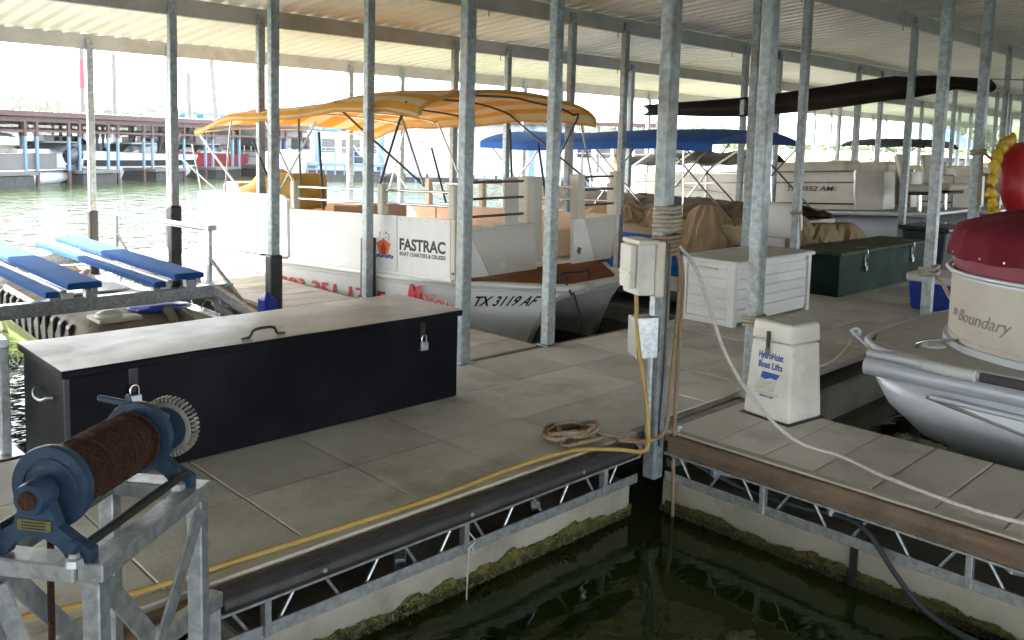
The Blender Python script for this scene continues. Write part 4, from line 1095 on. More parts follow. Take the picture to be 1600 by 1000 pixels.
hoop(.06, 1.15); hoop(.30, .45); hoop(.47, 2.6); hoop(.63, 2.75, m=CHROME); hoop(.80, 4.3, 1.1, m=CHROME); hoop(.985, 3.9, 1.1, m=CHROME)
for a, b in (((.05, .45, 1.27), (.02, .75, 1.98)), ((.06, 3.05, 1.12), (.0, 2.2, 1.95)), ((.05, 4.9, 1.1), (.0, 5.02, 1.73)), ((.05, 4.5, 1.1), (-.12, 5.3, 1.62)), ((BW-.05, .4, 1.26), (BW, .62, 1.98))):
    fbuild(MB().cyl(a, b, .012, n=8), 'canopy_strut', CHROME, smooth=40)
for a, b in (((.09, 3.2, 1.1), (.02, 3.55, 1.78)), ((.09, 2.2, .94), (.07, 2.24, 1.84)), ((BW-.1, 3.0, .9), (BW-.1, 3.3, 1.7)), ((BW-.1, 1.1, .95), (BW-.1, 1.25, 1.75)), ((BW-.1, 1.7, 1.0), (BW-.1, 1.75, 1.95))):
    fbuild(MB().cyl(a, b, .015, n=8), 'black_pole', BLACKP, smooth=40)
# covered seat at the helm
g = MB(); g.blob((.55, 3.85, .95), .42, .55, .42, 2, .16, 2.0, 24, 14); fbuild(g, 'helm_cover', GOLDC, smooth=60)
fbuild(MB().bx(.25, .8, 3.05, 3.5, .9, 1.35), 'helm_cover', GOLDC, bevel=.06, seg=3)
fbuild(MB().bx(.25, .8, 4.3, 4.7, .7, 1.22), 'stern_seat', PEACH, bevel=.05, seg=2)
# bow cleat and line, bow light
fbuild(MB().tube(smoothpath([(.98, -.60, .255), (1.0, -.62, .29), (1.1, -.67, .295), (1.25, -.70, .29), (1.32, -.70, .31), (1.34, -.70, .26)], 4), .013, 6), 'cleat', BLACKP, smooth=60)
fbuild(MB().tube(smoothpath([(1.0, -.64, .28), (.99, -.72, .18), (.97, -.84, -.06), (.94, -.9, -.3)], 5), .011, 6), 'bow_strap', BLACKP, smooth=60)
fbuild(MB().bx(1.20, 1.36, -.775, -.735, .08, .15), 'bow_light', CREAM, bevel=.01)
# writing
zx = Vector((-1, 0, 0))
text('FASTRAC', .165, BLACKT, fb, (.0288, .80, .502), (0, -1, 0), (0, 0, 1), 0, .0055, width=.69, world=False)
text('BOAT CHARTERS & CRUISES', .056, BLACKT, fb, (.0288, .80, .438), (0, -1, 0), (0, 0, 1), 0, .0012, width=.69, world=False)
def fl(pts): return [(.0288, 1.19 - p[0], .46 + p[1]) for p in pts]
fbuild(MB().prism(fl([(.06, .035), (.20, .035), (.235, .15), (.255, .165), (.13, .225), (.0, .165), (.022, .15)]), (-.0012, 0, 0)), 'logo_hull', ORANGE)
fbuild(MB().prism([(x-.0013, y, z) for x, y, z in fl([(.10, .035), (.16, .035), (.175, .12), (.13, .19), (.085, .12)])], (-.001, 0, 0)), 'logo_prow', REDT)
wv = lambda z0, ph: [(-.03 + .32*i/16, z0 + .010*math.sin(i*1.55+ph)) for i in range(17)]
for z0, ph in ((.035, 0), (.01, 1.2)):
    top = wv(z0, ph); bot = [(x, z-.022) for x, z in reversed(top)]
    fbuild(MB().prism([(x-.0026, y, z) for x, y, z in fl(top + bot)], (-.001, 0, 0)), 'logo_wave', BLUET)
for a, b in (((.05, .225), (.2, .24)), ((.07, .245), (.07, .29)), ((.07, .29), (.11, .295)), ((.11, .27), (.17, .275)), ((.17, .275), (.17, .30)), ((.17, .30), (.22, .26)), ((.22, .2), (.22, .26))):
    p, q = fl([a, b]); fbuild(MB().bar((p[0], p[1], p[2]), (q[0], q[1], q[2]), .003, .006, up=(1,0,0)), 'logo_line', BLUET)
xo = -.0015
text('903 351 1775', .235, REDT, fb, (xo, 2.98, -.135), (0, -1, 0), (0, 0, 1), .1, .004, width=1.98, world=False)
text('M', .30, REDT, fb, (xo, .66, -.03), (0, -1, -.16), (0, -.16, 1), .12, .006, width=.19, world=False)
text('ELLOW', .20, REDT, fb, (xo, .45, -.06), (0, -1, -.16), (0, -.16, 1), .12, .005, width=.46, world=False)
ch = Vector((.32, -.32, 0)).normalized(); cp = Vector((.34, -.02, 0)); cn_ = Vector((-1, -1, 0)).normalized()
hm = [(.02, .66), (.13, .38), (.36, .06), (.64, -.22), (.84, -.46), (.94, -.46)]; ht = [(0, .62), (.10, .32), (.34, -.02), (.66, -.34), (.92, -.64), (1.02, -.66)]
def wrap_hull(o, k0, z0, off=.004):
    """bends flat lettering round the flared bow, starting at outline station k0"""
    P = [Vector((a, b, 0)) for a, b in ht]; acc = [0]
    for i in range(1, len(P)): acc.append(acc[-1] + (P[i]-P[i-1]).length)
    for v in o.data.vertices:
        t = acc[k0] + v.co.x; i = max(k for k in range(len(acc)-1) if acc[k] <= t); f = (t-acc[i])/(acc[i+1]-acc[i])
        z = z0 + v.co.y; w_ = (z+.12)/(.255-.05)
        def at(q): return Vector((*q[i], 0)).lerp(Vector((*q[i+1], 0)), f)
        p = at(hm).lerp(at(ht), w_); d = (P[i+1]-P[i]).normalized(); n_ = Vector((d.y, -d.x, 0))
        if n_.x > 0: n_ = -n_
        v.co = Vector((p.x, p.y, z)) + n_*(off + abs(v.co.z))
o_ = text('TX 3119 AF', .15, BLACKT, fb, (0, 0, 0), (1, 0, 0), (0, 1, 0), .28, .003, width=.70, world=False); wrap_hull(o_, 2, -.055)
tag(MB().tube(catenary((5.24, 9.9, .62), (5.5, 11.3, .35), .18), .009, 6).build('stern_line', BLACKP, smooth=60), 'dark mooring line sagging between the finger post and the party barge stern', 'rope')

# ---- silver pontoon with burgundy cover in the right slip
sb = thing('pontoon_boat', 'silver pontoon boat with burgundy snap cover in the near right slip', 'pontoon boat', (6.9, -1.0, WZ))
def toon(xc, name='pontoon', parent=None, y_tip=2.52, y_end=-5.2, r=.33, zc=.02, m=ALU):
    rings = []; n = 22
    st = [(0, .02, .27), (.03, .10, .215), (.10, .2, .14), (.22, .45, .06), (.45, .78, .015), (.8, .95, .0), (1.2, 1.0, 0), (3, 1, 0), (y_tip-y_end, 1, 0)]
    for d, s, up in st:
        ring = []
        for k in range(n):
            a = 2*math.pi*k/n
            zz = math.sin(a); xx = math.cos(a)
            rz = r*s
            ring.append(Vector((xc + xx*r*min(1, s**.55), y_tip-d, zc + up*1.05 + zz*rz)))
        rings.append(ring)
    return MB().loft(rings).build(name, m, parent, smooth=60)
t1 = toon(6.08, parent=sb); toon(7.75, parent=sb)
MB().tube([(6.08 - .332, 2.52-.55 - 1.0*i, .13 - .02*min(i, 2)) for i in range(7)], .018, 8).build('spray_rail', ALU, t1, smooth=60)
g = MB(); g.loft([[Vector((x, y, z)) for x, z in ((6.08-.36, -.30), (6.08-.30, -.335), (6.08-.2, -.345), (6.08-.28, -.28))] for y in (1.4, 0, -2, -5)])
MB().tube([(5.765, 2.0, .12), (5.755, 1.2, -.02), (5.77, .2, -.12)], .012, 6).build('weld_seam', ALUD, t1)
MB().cyl((5.80, 2.42, .24), (5.72, -5, .235), .062, n=16).build('side_tube', ALU, sb, smooth=60)
# deck plate with rounded bow
dk = [(5.68, -5), (5.68, 1.75), (5.75, 2.15), (5.95, 2.43), (6.3, 2.56), (7.5, 2.56), (7.85, 2.43), (8.05, 2.15), (8.12, 1.75), (8.12, -5)]
dko = MB().prism([(x, y, .335) for x, y in dk], (0, 0, .05)).build('deck', GREYDECK, sb, bevel=.01)
MB().tube(smoothpath([(x + (-.012 if x < 6.9 else .012), y + (.01 if y > 2 else 0), .355) for x, y in dk], 3), .03, 8).build('deck_edge', ALU, sb, smooth=60)
MB().hexa([(5.63, -5, .318), (5.662, -5, .318), (5.662, 1.66, .318), (5.63, 1.66, .318), (5.63, -5, .378), (5.662, -5, .378), (5.662, 1.66, .378), (5.63, 1.66, .378)]).build('rub_rail', RUBBER, sb, bevel=.012, seg=2)
MB().tube(smoothpath([(5.64, 1.68, .348), (5.66, 1.9, .348), (5.75, 2.2, .348)], 4), .038, 10).build('bow_guard', RESIN, sb, smooth=60)
MB().prism([(6.02, 2.5, .30), (6.14, 2.5, .30), (6.10, 2.66, .40), (6.05, 2.66, .40)], (0, 0, .02)).build('bow_eye', ALU, sb, bevel=.004)
MB().lathe((6.075, 2.62, .40), (1, .2, 0), [(-.012, .018), (-.012, .034), (.012, .034), (.012, .018), (-.012, .018)], 16, False).build('eye_ring', ALU, sb, smooth=40)
MB().tube(smoothpath([(5.98, 2.16, .385), (5.98, 2.14, .43), (6.08, 2.06, .44), (6.28, 1.9, .44), (6.33, 1.86, .42), (6.33, 1.86, .385)], 4), .012, 8).build('cleat', CHROME, sb, smooth=60)
MB().blob((6.12, 2.1, .388), .09, .07, .02, 1, .2).build('cleat_base', ALU, sb, smooth=60)
# fence: curved front corner then straight side
fp_ = smoothpath([(7.5, 2.22, 0), (6.85, 2.22, 0), (6.45, 2.12, 0), (6.12, 1.9, 0), (5.93, 1.58, 0), (5.85, 1.2, 0), (5.83, .6, 0), (5.83, -1, 0), (5.83, -4.8, 0)], 6)
def fence_band(z0, z1, off, name, m, th=.02, slope=0.0):
    g = MB(); rings = []
    n = len(fp_)
    for i, p in enumerate(fp_):
        a = fp_[max(0, i-1)]; b = fp_[min(n-1, i+1)]; d = (b-a).normalized(); nn = Vector((d.y, -d.x, 0))
        if nn.dot(Vector((6.9, 0, 0)) - p) > 0: nn = -nn
        q = p + nn*off; q2 = p + nn*(off-th)
        rings.append([Vector((q.x, q.y, z0)), Vector((q2.x, q2.y, z0)), Vector((q2.x + 0, q2.y, z1)), Vector((q.x, q.y, z1))])
    return g.loft(rings).build(name, m, sb, smooth=40)
fence_band(.41, .87, 0, 'fence_panel', FENCEC)
fence_band(.385, .43, .03, 'fence_base', ALU, .04)
fence_band(.455, .465, .006, 'fence_trim', HOISTT)
fence_band(.87, .885, .01, 'fence_trim', ALU)
fence_band(.88, 1.08, -.006, 'upper_panel', BURG2)
def offpath(off, z):
    out = []
    for i, p in enumerate(fp_):
        a = fp_[max(0, i-1)]; b = fp_[min(len(fp_)-1, i+1)]; d = (b-a).normalized(); nn = Vector((d.y, -d.x, 0))
        if nn.dot(Vector((6.9, 0, 0)) - p) > 0: nn = -nn
        out.append(Vector((p.x + nn.x*off, p.y + nn.y*off, z)))
    return out
MB().tube(offpath(.028, .905), .016, 8).build('fence_rail', ALU, sb, smooth=60)
op = offpath(.02, 0)
for i in (6, 30, 40):
    p = op[min(i, len(op)-1)]; MB().bar((p.x, p.y, .40), (p.x, p.y, 1.03), .03, .03).build('fence_upright', ALU, sb, bevel=.004)
# snap cover
def cover(a, b):
    n = len(fp_)-1; t = a*n; i = min(int(t), n-1); p = fp_[i].lerp(fp_[i+1], t-i)
    c = Vector((6.95, min(p.y - .35, 1.5), 0))
    if b < .3:
        s = b/.3; q = p + (p-c).normalized()*(.03 + .015*math.sin(a*60)*(1-s)); z = 1.0 + .20*s
        q = q.lerp(c, .05*s*s)
    else:
        s = (b-.3)/.7; q = p.lerp(Vector((6.95, p.y-.2 if p.y < 1.6 else 1.4, 0)), .05 + .95*s); z = 1.20 + .11*math.sin(min(1, s*1.6)*math.pi/2)
    z += .016*noise.noise(Vector((q.x*4, q.y*4, b*2))) + .018*(.5-abs(noise.noise(Vector((a*26, b*2.2, 4)))))
    if b < .3: q = q + (p-c).normalized()*.022*noise.noise(Vector((a*34, b*4, 9)))
    z += .02*b
    return (q.x, q.y, z)
cv = MB().sheet(cover, 90, 26, th=.004).build('snap_cover', BURG, sb, smooth=70)
for i in range(8, 50, 3):
    p = offpath(.05, 1.03)[i]; q = offpath(0, 1.03)[i]
    MB().lathe(p + (q-p)*.4, p-q, [(-.002, .011), (.006, .008)], 10).build('snap', CHROME, cv)
MB().tube([(7.0, 2.27, 1.08), (7.0, 2.26, .8), (7.02, 2.25, .5), (7.02, 2.25, .40)], .03, 8).build('cover_flap', BURG, sb, smooth=60)
# name
dv = (Vector((5.86, 1.22, 0)) - Vector((6.10, 1.885, 0))).normalized()
i0 = min(range(len(fp_)), key=lambda i: (fp_[i]-Vector((6.3, 2.04, 0))).length)
def script(body, size, s0, wid, z):
    """lettering that follows the curve of the fence, starting s0 metres from the front corner"""
    o = text(body, size, SCRIPT, sb, (0, 0, 0), (1, 0, 0), (0, 1, 0), .35, .0006, width=wid, world=False)
    path = offpath(.0035, 0); acc = [0.0]
    for i in range(1, len(path)): acc.append(acc[-1] + (path[i]-path[i-1]).length)
    inv = wmat(sb).inverted()
    for v in o.data.vertices:
        t = s0 + v.co.x; i = max(k for k in range(len(acc)-1) if acc[k] <= t)
        p = path[i].lerp(path[i+1], (t-acc[i])/(acc[i+1]-acc[i])); d = (path[i+1]-path[i]).normalized(); n_ = Vector((d.y, -d.x, 0))
        if n_.dot(Vector((6.9, 0, 0))-p) > 0: n_ = -n_
        v.co = inv @ (Vector((p.x, p.y, z + v.co.y)) + n_*v.co.z)
script('270', .07, 1.21, .10, .60)
script('Boundary', .12, 1.345, .50, .58)
tw = thing('tow_tube', 'red and yellow inflatable tow tube standing behind the burgundy boat cover', 'tow tube', (10.0, 2.55, 1.0))
g = MB(); pts = [(10.02 + .42*math.cos(a)*.9, 2.66 + .05*math.sin(a), 1.42 + .30*math.sin(a)) for a in [2*math.pi*i/28 for i in range(28)]]
g.tube(pts, .13, 12, closed=True); g.build('ring', TUBERED, tw, smooth=70)
MB().lathe((10.02, 2.62, 1.42), (-.4, -1, 0), [(-.06, .36), (.06, .35), (.12, .2), (.13, .01)], 24).build('face', TUBERED, tw, smooth=60)
for i in range(10):
    a = R(95 + i*16)
    MB().blob((9.93 + .56*math.cos(a), 2.78, 1.42 + .45*math.sin(a)), .07, .05, .07, i, .4, n=10, m=7).build('fringe', TUBEYEL, tw, smooth=60)
for p in (((9.94, 2.47, 1.44), (10.07, 2.47, 1.48)), ((9.94, 2.47, 1.30), (10.08, 2.47, 1.36))): MB().bar(*p, .04, .05).build('strap', BLACKP, tw, bevel=.01)

# ---- open boat with blue bimini in the second slip
def outboard(parent, p, ang, m, s=1.0, tilt=0.0):
    """cowling, leg and bracket of an outboard; p = transom point, local y points aft"""
    M = Matrix.Translation(p) @ Matrix.Rotation(ang, 4, 'Z') @ Matrix.Rotation(tilt, 4, 'X') @ Matrix.Scale(s, 4)
    def T(mb): mb.v = [M @ q for q in mb.v]; return mb
    r = lambda w_, y0, y1, z: [Vector((-w_, y0, z)), Vector((w_, y0, z)), Vector((w_*.8, y1, z)), Vector((-w_*.8, y1, z))]
    o = T(MB().loft([r(.15, -.06, .40, .28), r(.18, -.08, .46, .40), r(.17, -.08, .44, .62), r(.12, -.02, .34, .74)])).build('motor_cowl', m, parent, bevel=.03*s, seg=2, smooth=50)
    T(MB().loft([r(.09, .02, .26, -.35), r(.10, .02, .30, .28)])).build('motor_leg', m, parent, bevel=.02*s)
    T(MB().bx(-.10, .10, -.16, .03, -.05, .3)).build('motor_bracket', BLACKP, parent, bevel=.01)
bo = thing('fishing_boat', 'tan and blue open boat with blue bimini and bunched tan canvas cover', 'boat', (11.0, 7.8, WZ))
def hullx(y):   # half beam along the boat
    t = (y-5.7)/5.6
    return 1.18*(1 - max(0, (t-.55)/.45)**2.2*.9)
rows = []
for z, k in ((-.62, .72), (.1, .93), (.46, 1.0)):
    rows.append([Vector((11.0 - hullx(y)*k, y, z)) for y in [5.7 + .35*i for i in range(17)]] + [Vector((11.0 + hullx(y)*k, y, z)) for y in [5.7 + .35*i for i in range(16, -1, -1)]])
MB().loft(rows).build('hull', BOATBLUE, bo, smooth=40)
rows = []
for z, k in ((.462, 1.005), (.70, 1.02), (.72, .98)):
    rows.append([Vector((11.0 - hullx(y)*k, y, z)) for y in [5.69 + .35*i for i in range(17)]] + [Vector((11.0 + hullx(y)*k, y, z)) for y in [5.69 + .35*i for i in range(16, -1, -1)]])
MB().loft(rows).build('topside', BOATTAN, bo, smooth=40)
def cvr(a, b):
    y = 5.7 + 5.3*b; x = 11.0 + hullx(y)*1.03*(2*a-1)
    z = .74 + .16*math.sin(math.pi*a) + .05*max(0, noise.noise(Vector((x*1.7, y*1.7, 0)))) + .05*(1-abs(noise.noise(Vector((x*2.4, y*4, 1))))*2)
    if a < .04 or a > .96: z = .66 + .05*noise.noise(Vector((x*3, y*5, 7)))
    return (x, y, z)
MB().sheet(cvr, 40, 60, th=.006).build('canvas_cover', TANC, bo, smooth=80)
random.seed(21)
def bundle(c, r, seed, name='canvas_bundle'):
    """heap of bunched canvas: ridged folds falling from a few high points"""
    g = MB(); c = V3(c); n, m = 96, 36
    rings = []
    for i in range(m+1):
        t = i/m; ring = []
        for k in range(n):
            ph = 2*math.pi*k/n
            q = Vector((math.cos(ph), math.sin(ph), 0))
            fold = abs(noise.noise(Vector((q.x*2.2 + seed*5, q.y*2.2, t*1.1)))) ; fold2 = 1 - abs(noise.noise(Vector((q.x*2.3, q.y*2.3 + seed*3, t*1.4 + 4))))
            cr_ = abs(noise.noise(Vector((q.x*7.5 + seed, q.y*7.5, t*3.0 + 7))))
            rad = (math.sin(math.pi*(.12 + .82*t)/1.0*.62))**.7 * (1 + .5*(fold2-.75) - .4*fold*t - .16*cr_*t)
            z = 1 - 2*t**1.25 + .30*noise.noise(Vector((q.x*1.4*t, q.y*1.4*t, seed))) + .16*(fold2-.8) - .05*cr_
            ring.append(c + Vector((q.x*r[0]*rad, q.y*r[1]*rad, z*r[2])))
        rings.append(ring)
    g.loft(rings)
    return g.build(name, TANC, bo, smooth=34)
for i, (c, r) in enumerate((((9.84, 6.33, .62), (.22, .40, .33)), ((9.82, 7.9, .74), (.16, .55, .14)), ((9.86, 7.0, .72), (.18, .5, .13)), ((10.35, 5.38, .60), (.30, .26, .28)), ((10.85, 5.25, .55), (.42, .26, .2)), ((11.5, 5.25, .55), (.5, .26, .17)))):
    bundle(c, r, i*1.7+.4)
outboard(bo, (10.12, 5.62, .32), R(180), WHITE, .95)
sgn = MB(); sgn.blob((9.80, 6.95, .36), .012, .19, .085, 5.5, .5, 2.2, 20, 10); sgn.build('dark_decal', BLACKT, bo)
MB().bx(9.805, 9.815, 6.62, 6.70, .36, .44).build('sticker', TUBEYEL, bo)
def bimini(a, b):
    y = 6.25 + 4.55*b; x = 9.72 + 2.5*a
    arch = math.sin(math.pi*a)**.7
    e = 1.76 + .03*math.sin(math.pi*b*2)
    z = e + .20*arch - .03*b + .012*noise.noise(Vector((x*2, y*2, 0)))
    return (x, y, z)
bt = MB().sheet(bimini, 26, 50, th=.004).build('bimini', BLUEC, bo, smooth=70)
MB().sheet(lambda a, b: Vector(bimini(0, b)) + Vector((-.004, 0, -.11*a)), 2, 50, th=.004, d=(1,0,0)).build('valance', BLUEC, bt, smooth=70)
for ya, yb, zt in ((6.32, 7.3, 1.74), (7.1, 5.9, 1.80), (7.5, 8.4, 1.78), (8.4, 7.2, 1.74), (10.6, 9.5, 1.66), (9.4, 10.4, 1.68), (6.75, 6.72, 1.76)):
    for x in (9.78, 12.15):
        MB().cyl((x, ya, zt), (x+.02, yb, .70), .014, n=8).build('bimini_pole', CHROME, bo, smooth=40)

# ---- pontoon boats with one builder
def pontoon(label, loc, rot, L=6.6, B=2.45, fence=FENCEC, tubem=ALU, canvas=None, motor=None, hullc=None, front=.9, detail=True, group=None, seats=True, cname='bimini'):
    o = thing('pontoon_boat', label, 'pontoon boat', loc, rot, group)
    b = lambda mb, nm, m, **k: mb.build(nm, m, o, world=False, **k)
    zd = .62
    for x in (-B/2+.38, B/2-.38):
        rings = []
        for d, s, up in ((0, .03, .2), (.15, .35, .12), (.45, .8, .03), (.9, 1, 0), (L, 1, 0)):
            rings.append([Vector((x + .31*s**.6*math.cos(a), -L/2+d, .26 + up + .31*s*math.sin(a))) for a in [2*math.pi*k/16 for k in range(16)]])
        b(MB().loft(rings), 'pontoon', tubem, smooth=60)
    b(MB().bx(-B/2, B/2, -L/2+.15, L/2, zd-.05, zd), 'deck', GREYDECK, bevel=.01)
    b(MB().tube([(-B/2, L/2, zd-.02), (-B/2, -L/2+.15, zd-.02), (B/2, -L/2+.15, zd-.02), (B/2, L/2, zd-.02)], .035, 6), 'deck_edge', ALU)
    y0, y1 = -L/2+front, L/2-.15; z0, z1 = zd+.03, zd+.66
    for s in (-1, 1):
        b(MB().bx(s*B/2-.03 - (.0 if s > 0 else -.02), s*B/2+.01, y0+.3, y1, z0, z1), 'fence_panel', fence, bevel=.01)
        b(MB().hexa([(s*B/2-s*.02, y0+.3, z0), (s*B/2-s*.05, y0+.3, z0), (s*(B/2-.35)-s*.03, y0, z0), (s*(B/2-.35), y0, z0), (s*B/2-s*.02, y0+.3, z1), (s*B/2-s*.05, y0+.3, z1), (s*(B/2-.35)-s*.03, y0, z1), (s*(B/2-.35), y0, z1)]), 'fence_panel', fence, bevel=.004)
        for z in ((z1+.02, z1-.17, z0+.1) if detail else (z1+.02,)):
            b(MB().cyl((s*(B/2+.015), y0+.3, z), (s*(B/2+.015), y1, z), .014, n=8), 'fence_rail', CHROME if z > z0+.2 else BLACKP, smooth=40)
        if detail:
            for t in (0, .26, .5, .75, 1): b(MB().bar((s*(B/2+.012), y0+.3+(y1-y0-.3)*t, zd), (s*(B/2+.012), y0+.3+(y1-y0-.3)*t, z1+.03), .03, .03), 'fence_upright', CHROME)
    b(MB().bx(-B/2, B/2, y1-.04, y1, z0, z1), 'fence_panel', fence, bevel=.01)
    b(MB().bx(-B/2+.4, -.35, y0, y0+.03, z0, z1), 'fence_panel', fence, bevel=.004); b(MB().bx(.35, B/2-.4, y0, y0+.03, z0, z1), 'fence_panel', fence, bevel=.004)
    if seats:
        for s in (-1, 1): b(MB().bx(s*B/2-s*.1-(.55 if s > 0 else 0), s*B/2-s*.1+(.55 if s < 0 else 0), y0+.5, y0+2.2, zd, zd+.85), 'bench', SEAT, bevel=.06, seg=2)
        b(MB().bx(.2, .85, .3, .8, zd, zd+.95), 'console', SEAT, bevel=.05)
    if canvas:
        c0, c1 = (.2, 2.4) if canvas is BLACKC else (-.6, 2.2)
        ct = b(MB().sheet(lambda u, v: (-B/2 - .02 + (B+.04)*u, c0 + (c1-c0)*v, zd + 1.42 + .17*math.sin(math.pi*u)**.6 - .05*(2*v-1)**2), 14, 10, th=.05), cname, canvas, smooth=60)
        for x in (-B/2+.02, B/2-.02):
            for ya, yb in ((c0+.1, (c0+c1)/2+.3), (c1-.1, (c0+c1)/2-.3)): b(MB().cyl((x, ya, zd+1.40), (x, yb, z1), .015, n=6), 'canvas_pole', CHROME)
    if motor is not None:
        m = Matrix()
        M = MB()
        outb = outboard_local(o, L/2+.05, motor)
    return o
def outboard_local(o, y, m):
    r = lambda w_, y0, y1, z: [Vector((-w_, y+y0, z)), Vector((w_, y+y0, z)), Vector((w_*.8, y+y1, z)), Vector((-w_*.8, y+y1, z))]
    MB().loft([r(.17, .0, .5, .6), r(.22, -.03, .58, .78), r(.20, -.03, .55, 1.05), r(.13, .05, .42, 1.2)]).build('motor_cowl', m, o, world=False, bevel=.03, smooth=50)
    MB().loft([r(.09, .1, .36, -.1), r(.11, .1, .4, .62)]).build('motor_leg', m, o, world=False, bevel=.02)
pa = pontoon('tan pontoon boat raised on its lift with two fishing seats on the bow', (15.2, 8.45, -.03), (R(-3.0), 0, R(0)), L=7.2, B=2.45, front=1.0)
def pl(*p): return p
for (x, y, a) in ((-.75, -3.15, .5), (.25, -3.2, -.3)):
    ch_ = Matrix.Translation((x, y, .62)) @ Matrix.Rotation(a, 4, 'Z')
    def CT(mb): mb.v = [ch_ @ q for q in mb.v]; return mb
    CT(MB().cyl((0,0,0), (0,0,.28), .035, n=14)).build('seat_post', CHROME, pa, world=False, smooth=40)
    CT(MB().bx(-.2, .2, -.22, .2, .28, .33)).build('seat_base', BLACKP, pa, world=False, bevel=.02)
    CT(MB().bx(-.24, .24, -.26, .22, .33, .45)).build('seat_cushion', SEAT, pa, world=False, bevel=.04, seg=2)
    CT(MB().hexa([(-.22, .14, .44), (.22, .14, .44), (.22, .26, .44), (-.22, .26, .44), (-.2, .28, .95), (.2, .28, .95), (.2, .38, .95), (-.2, .38, .95)])).build('seat_back', SEAT, pa, world=False, bevel=.04, seg=2)
text('TX 4552 AM', .11, BLACKT, pa, (-1.265, -1.1, .97), (0, -1, 0), (0, 0, 1), .25, .002, width=.85, world=False)
text('ER', .13, SCRIPT, pa, (-1.265, 1.35, .76), (0, -1, 0), (0, 0, 1), .25, .001, width=.2, world=False)
for k, (y0, z0, y1, z1) in enumerate(((2.9, 1.02, 1.5, 1.14), (2.0, 1.10, .2, .88), (1.2, .96, -.2, .86))):
    MB().prism([(-1.2565, y0, z0), (-1.2565, (y0+y1)/2, (z0+z1)/2+.07), (-1.2565, y1, z1), (-1.2565, (y0+y1)/2, (z0+z1)/2+.045)], (-.001, 0, 0)).build('swoosh', SCRIPT, pa, world=False)
MB().sheet(lambda a, b: (-1.15 + 2.3*a, .2 + 2.6*b, 1.48 + .25*math.sin(math.pi*a) + .14*noise.noise(Vector((a*4, b*5, 0)))), 16, 18, th=.01).build('folded_top', BROWNT, pa, world=False, smooth=60)
for y in (.6, 1.6, 2.6):
    MB().cyl((-1.2, y, 1.32), (-1.15, y-.7, 1.72), .02, n=8).build('folded_bow', HOIST, pa, world=False)
MB().blob((-1.2, 2.75, 1.42), .12, .2, .26, 4, .4).build('boot_bag', TANC, pa, world=False, smooth=60)
pb2 = pontoon('far tan pontoon boat with registration letters, beyond the bow fishing seats', (19.5, 8.6, -.05), (R(-1), 0, 0), L=6.8, B=2.45, front=.6)
text('TX 95 AT', .13, BLACKT, pb2, (-1.265, -1.35, .95), (0, -1, 0), (0, 0, 1), .2, .003, width=.9, world=False)
MB().bx(-1.27, -1.262, -1.28, -1.2, .97, 1.05).build('decal', REDT, pb2, world=False)
pontoon('white pontoon boat with black bimini at the far right end of the dock', (24.3, 8.3, -.1), (0, 0, 0), L=6.8, fence=WHITE, canvas=BLACKC)
pontoon('white pontoon boat moored last in the right hand row under the roof', (28.6, 8.2, -.1), (0, 0, 0), L=6.5, fence=WHITE)

# ---- brown tarp slung under the beams
def tarp(a, b):
    P = [Vector((12.5, 9.6, 2.44)), Vector((12.5, 7.2, 2.56)), Vector((12.55, 5.1, 2.80)), Vector((12.9, 4.5, 2.80)), Vector((12.9, 3.95, 2.74))]
    n = len(P)-1; t = a*n; i = min(int(t), n-1); p = P[i].lerp(P[i+1], t-i)
    w_ = .18 + .17*math.sin(math.pi*min(1, a*1.25))
    return p + Vector((.25*math.sin(math.pi*b), 0, -w_*b + .02*noise.noise(Vector((a*8, b*2, 3)))))
tarp_o = tag(MB().sheet(tarp, 40, 8, th=.02, d=(1, 0, 0)).build('hanging_tarp', BROWNT, smooth=70), 'long brown tarp slung between posts below the roof beams', 'tarp')
tag(MB().tube(smoothpath([(12.9, 3.95, 2.74), (12.95, 3.6, 2.72), (13.3, 3.2, 2.7), (13.7, 3.0, 2.7)], 4), .01, 6).build('tarp_rope', ROPE), 'short rope tying the brown tarp to a post', 'rope')
tag(MB().tube(catenary((9.47, 2.9, 1.72), (10.6, 2.35, 1.05), .02), .014, 6).build('guy_rope', ROPE), 'tan rope running diagonally from a post to the tow tube', 'rope')
rope_wrap('mooring_rope', 'tan rope tied high round the post in front of the tow tube', 9.47, 2.96, 1.70, 1.76, .048, ROPE, .012, [(9.4, 2.9, 1.72), (9.36, 2.88, 1.5), (9.38, 2.88, 1.2)], 8)
rope_wrap('mooring_rope', 'thin tan rope hitched to the post between the white and green boxes', 9.47, 4.89, .95, .98, .048, ROPE, .008, [(9.42, 4.83, .96), (9.4, 4.8, .8), (9.43, 4.8, .6)], 9)

# ================================================================== ACROSS THE WATER
FA = math.atan2(.416, .909)
fd = thing('covered_dock', 'long covered dock with red brown roof and pale blue posts across the water', 'boat dock', (9.09, 38.26, WZ), (0, 0, FA))
def fdb(mb, name, m, parent=None, **k): return mb.build(name, m, parent or fd, world=False, **k)
XA, XB = -16.0, 20.5
per = .3
def fdroof(y0, z0, y1, z1):
    n = int((XB-XA)/per); vs = []; fs = []
    for i in range(n):
        x = XA + i*per
        for dx, dz in ((0, 0), (.16, 0), (.2, .05), (.26, .05)):
            vs += [(x+dx, y0, z0+dz), (x+dx, y1, z1+dz)]
    m = len(vs)//2
    for i in range(m-1): fs.append((2*i, 2*i+2, 2*i+3, 2*i+1))
    return MB().add(vs, fs)
fdb(fdroof(-.15, 3.0, 7.0, 3.18), 'roof', FDTOP); fdb(fdroof(7.0, 3.18, 14.0, 3.0), 'roof', FDTOP)
fdb(MB().bx(XA, XB, -.2, -.13, 2.80, 3.02), 'fascia', FDRED, bevel=.01)
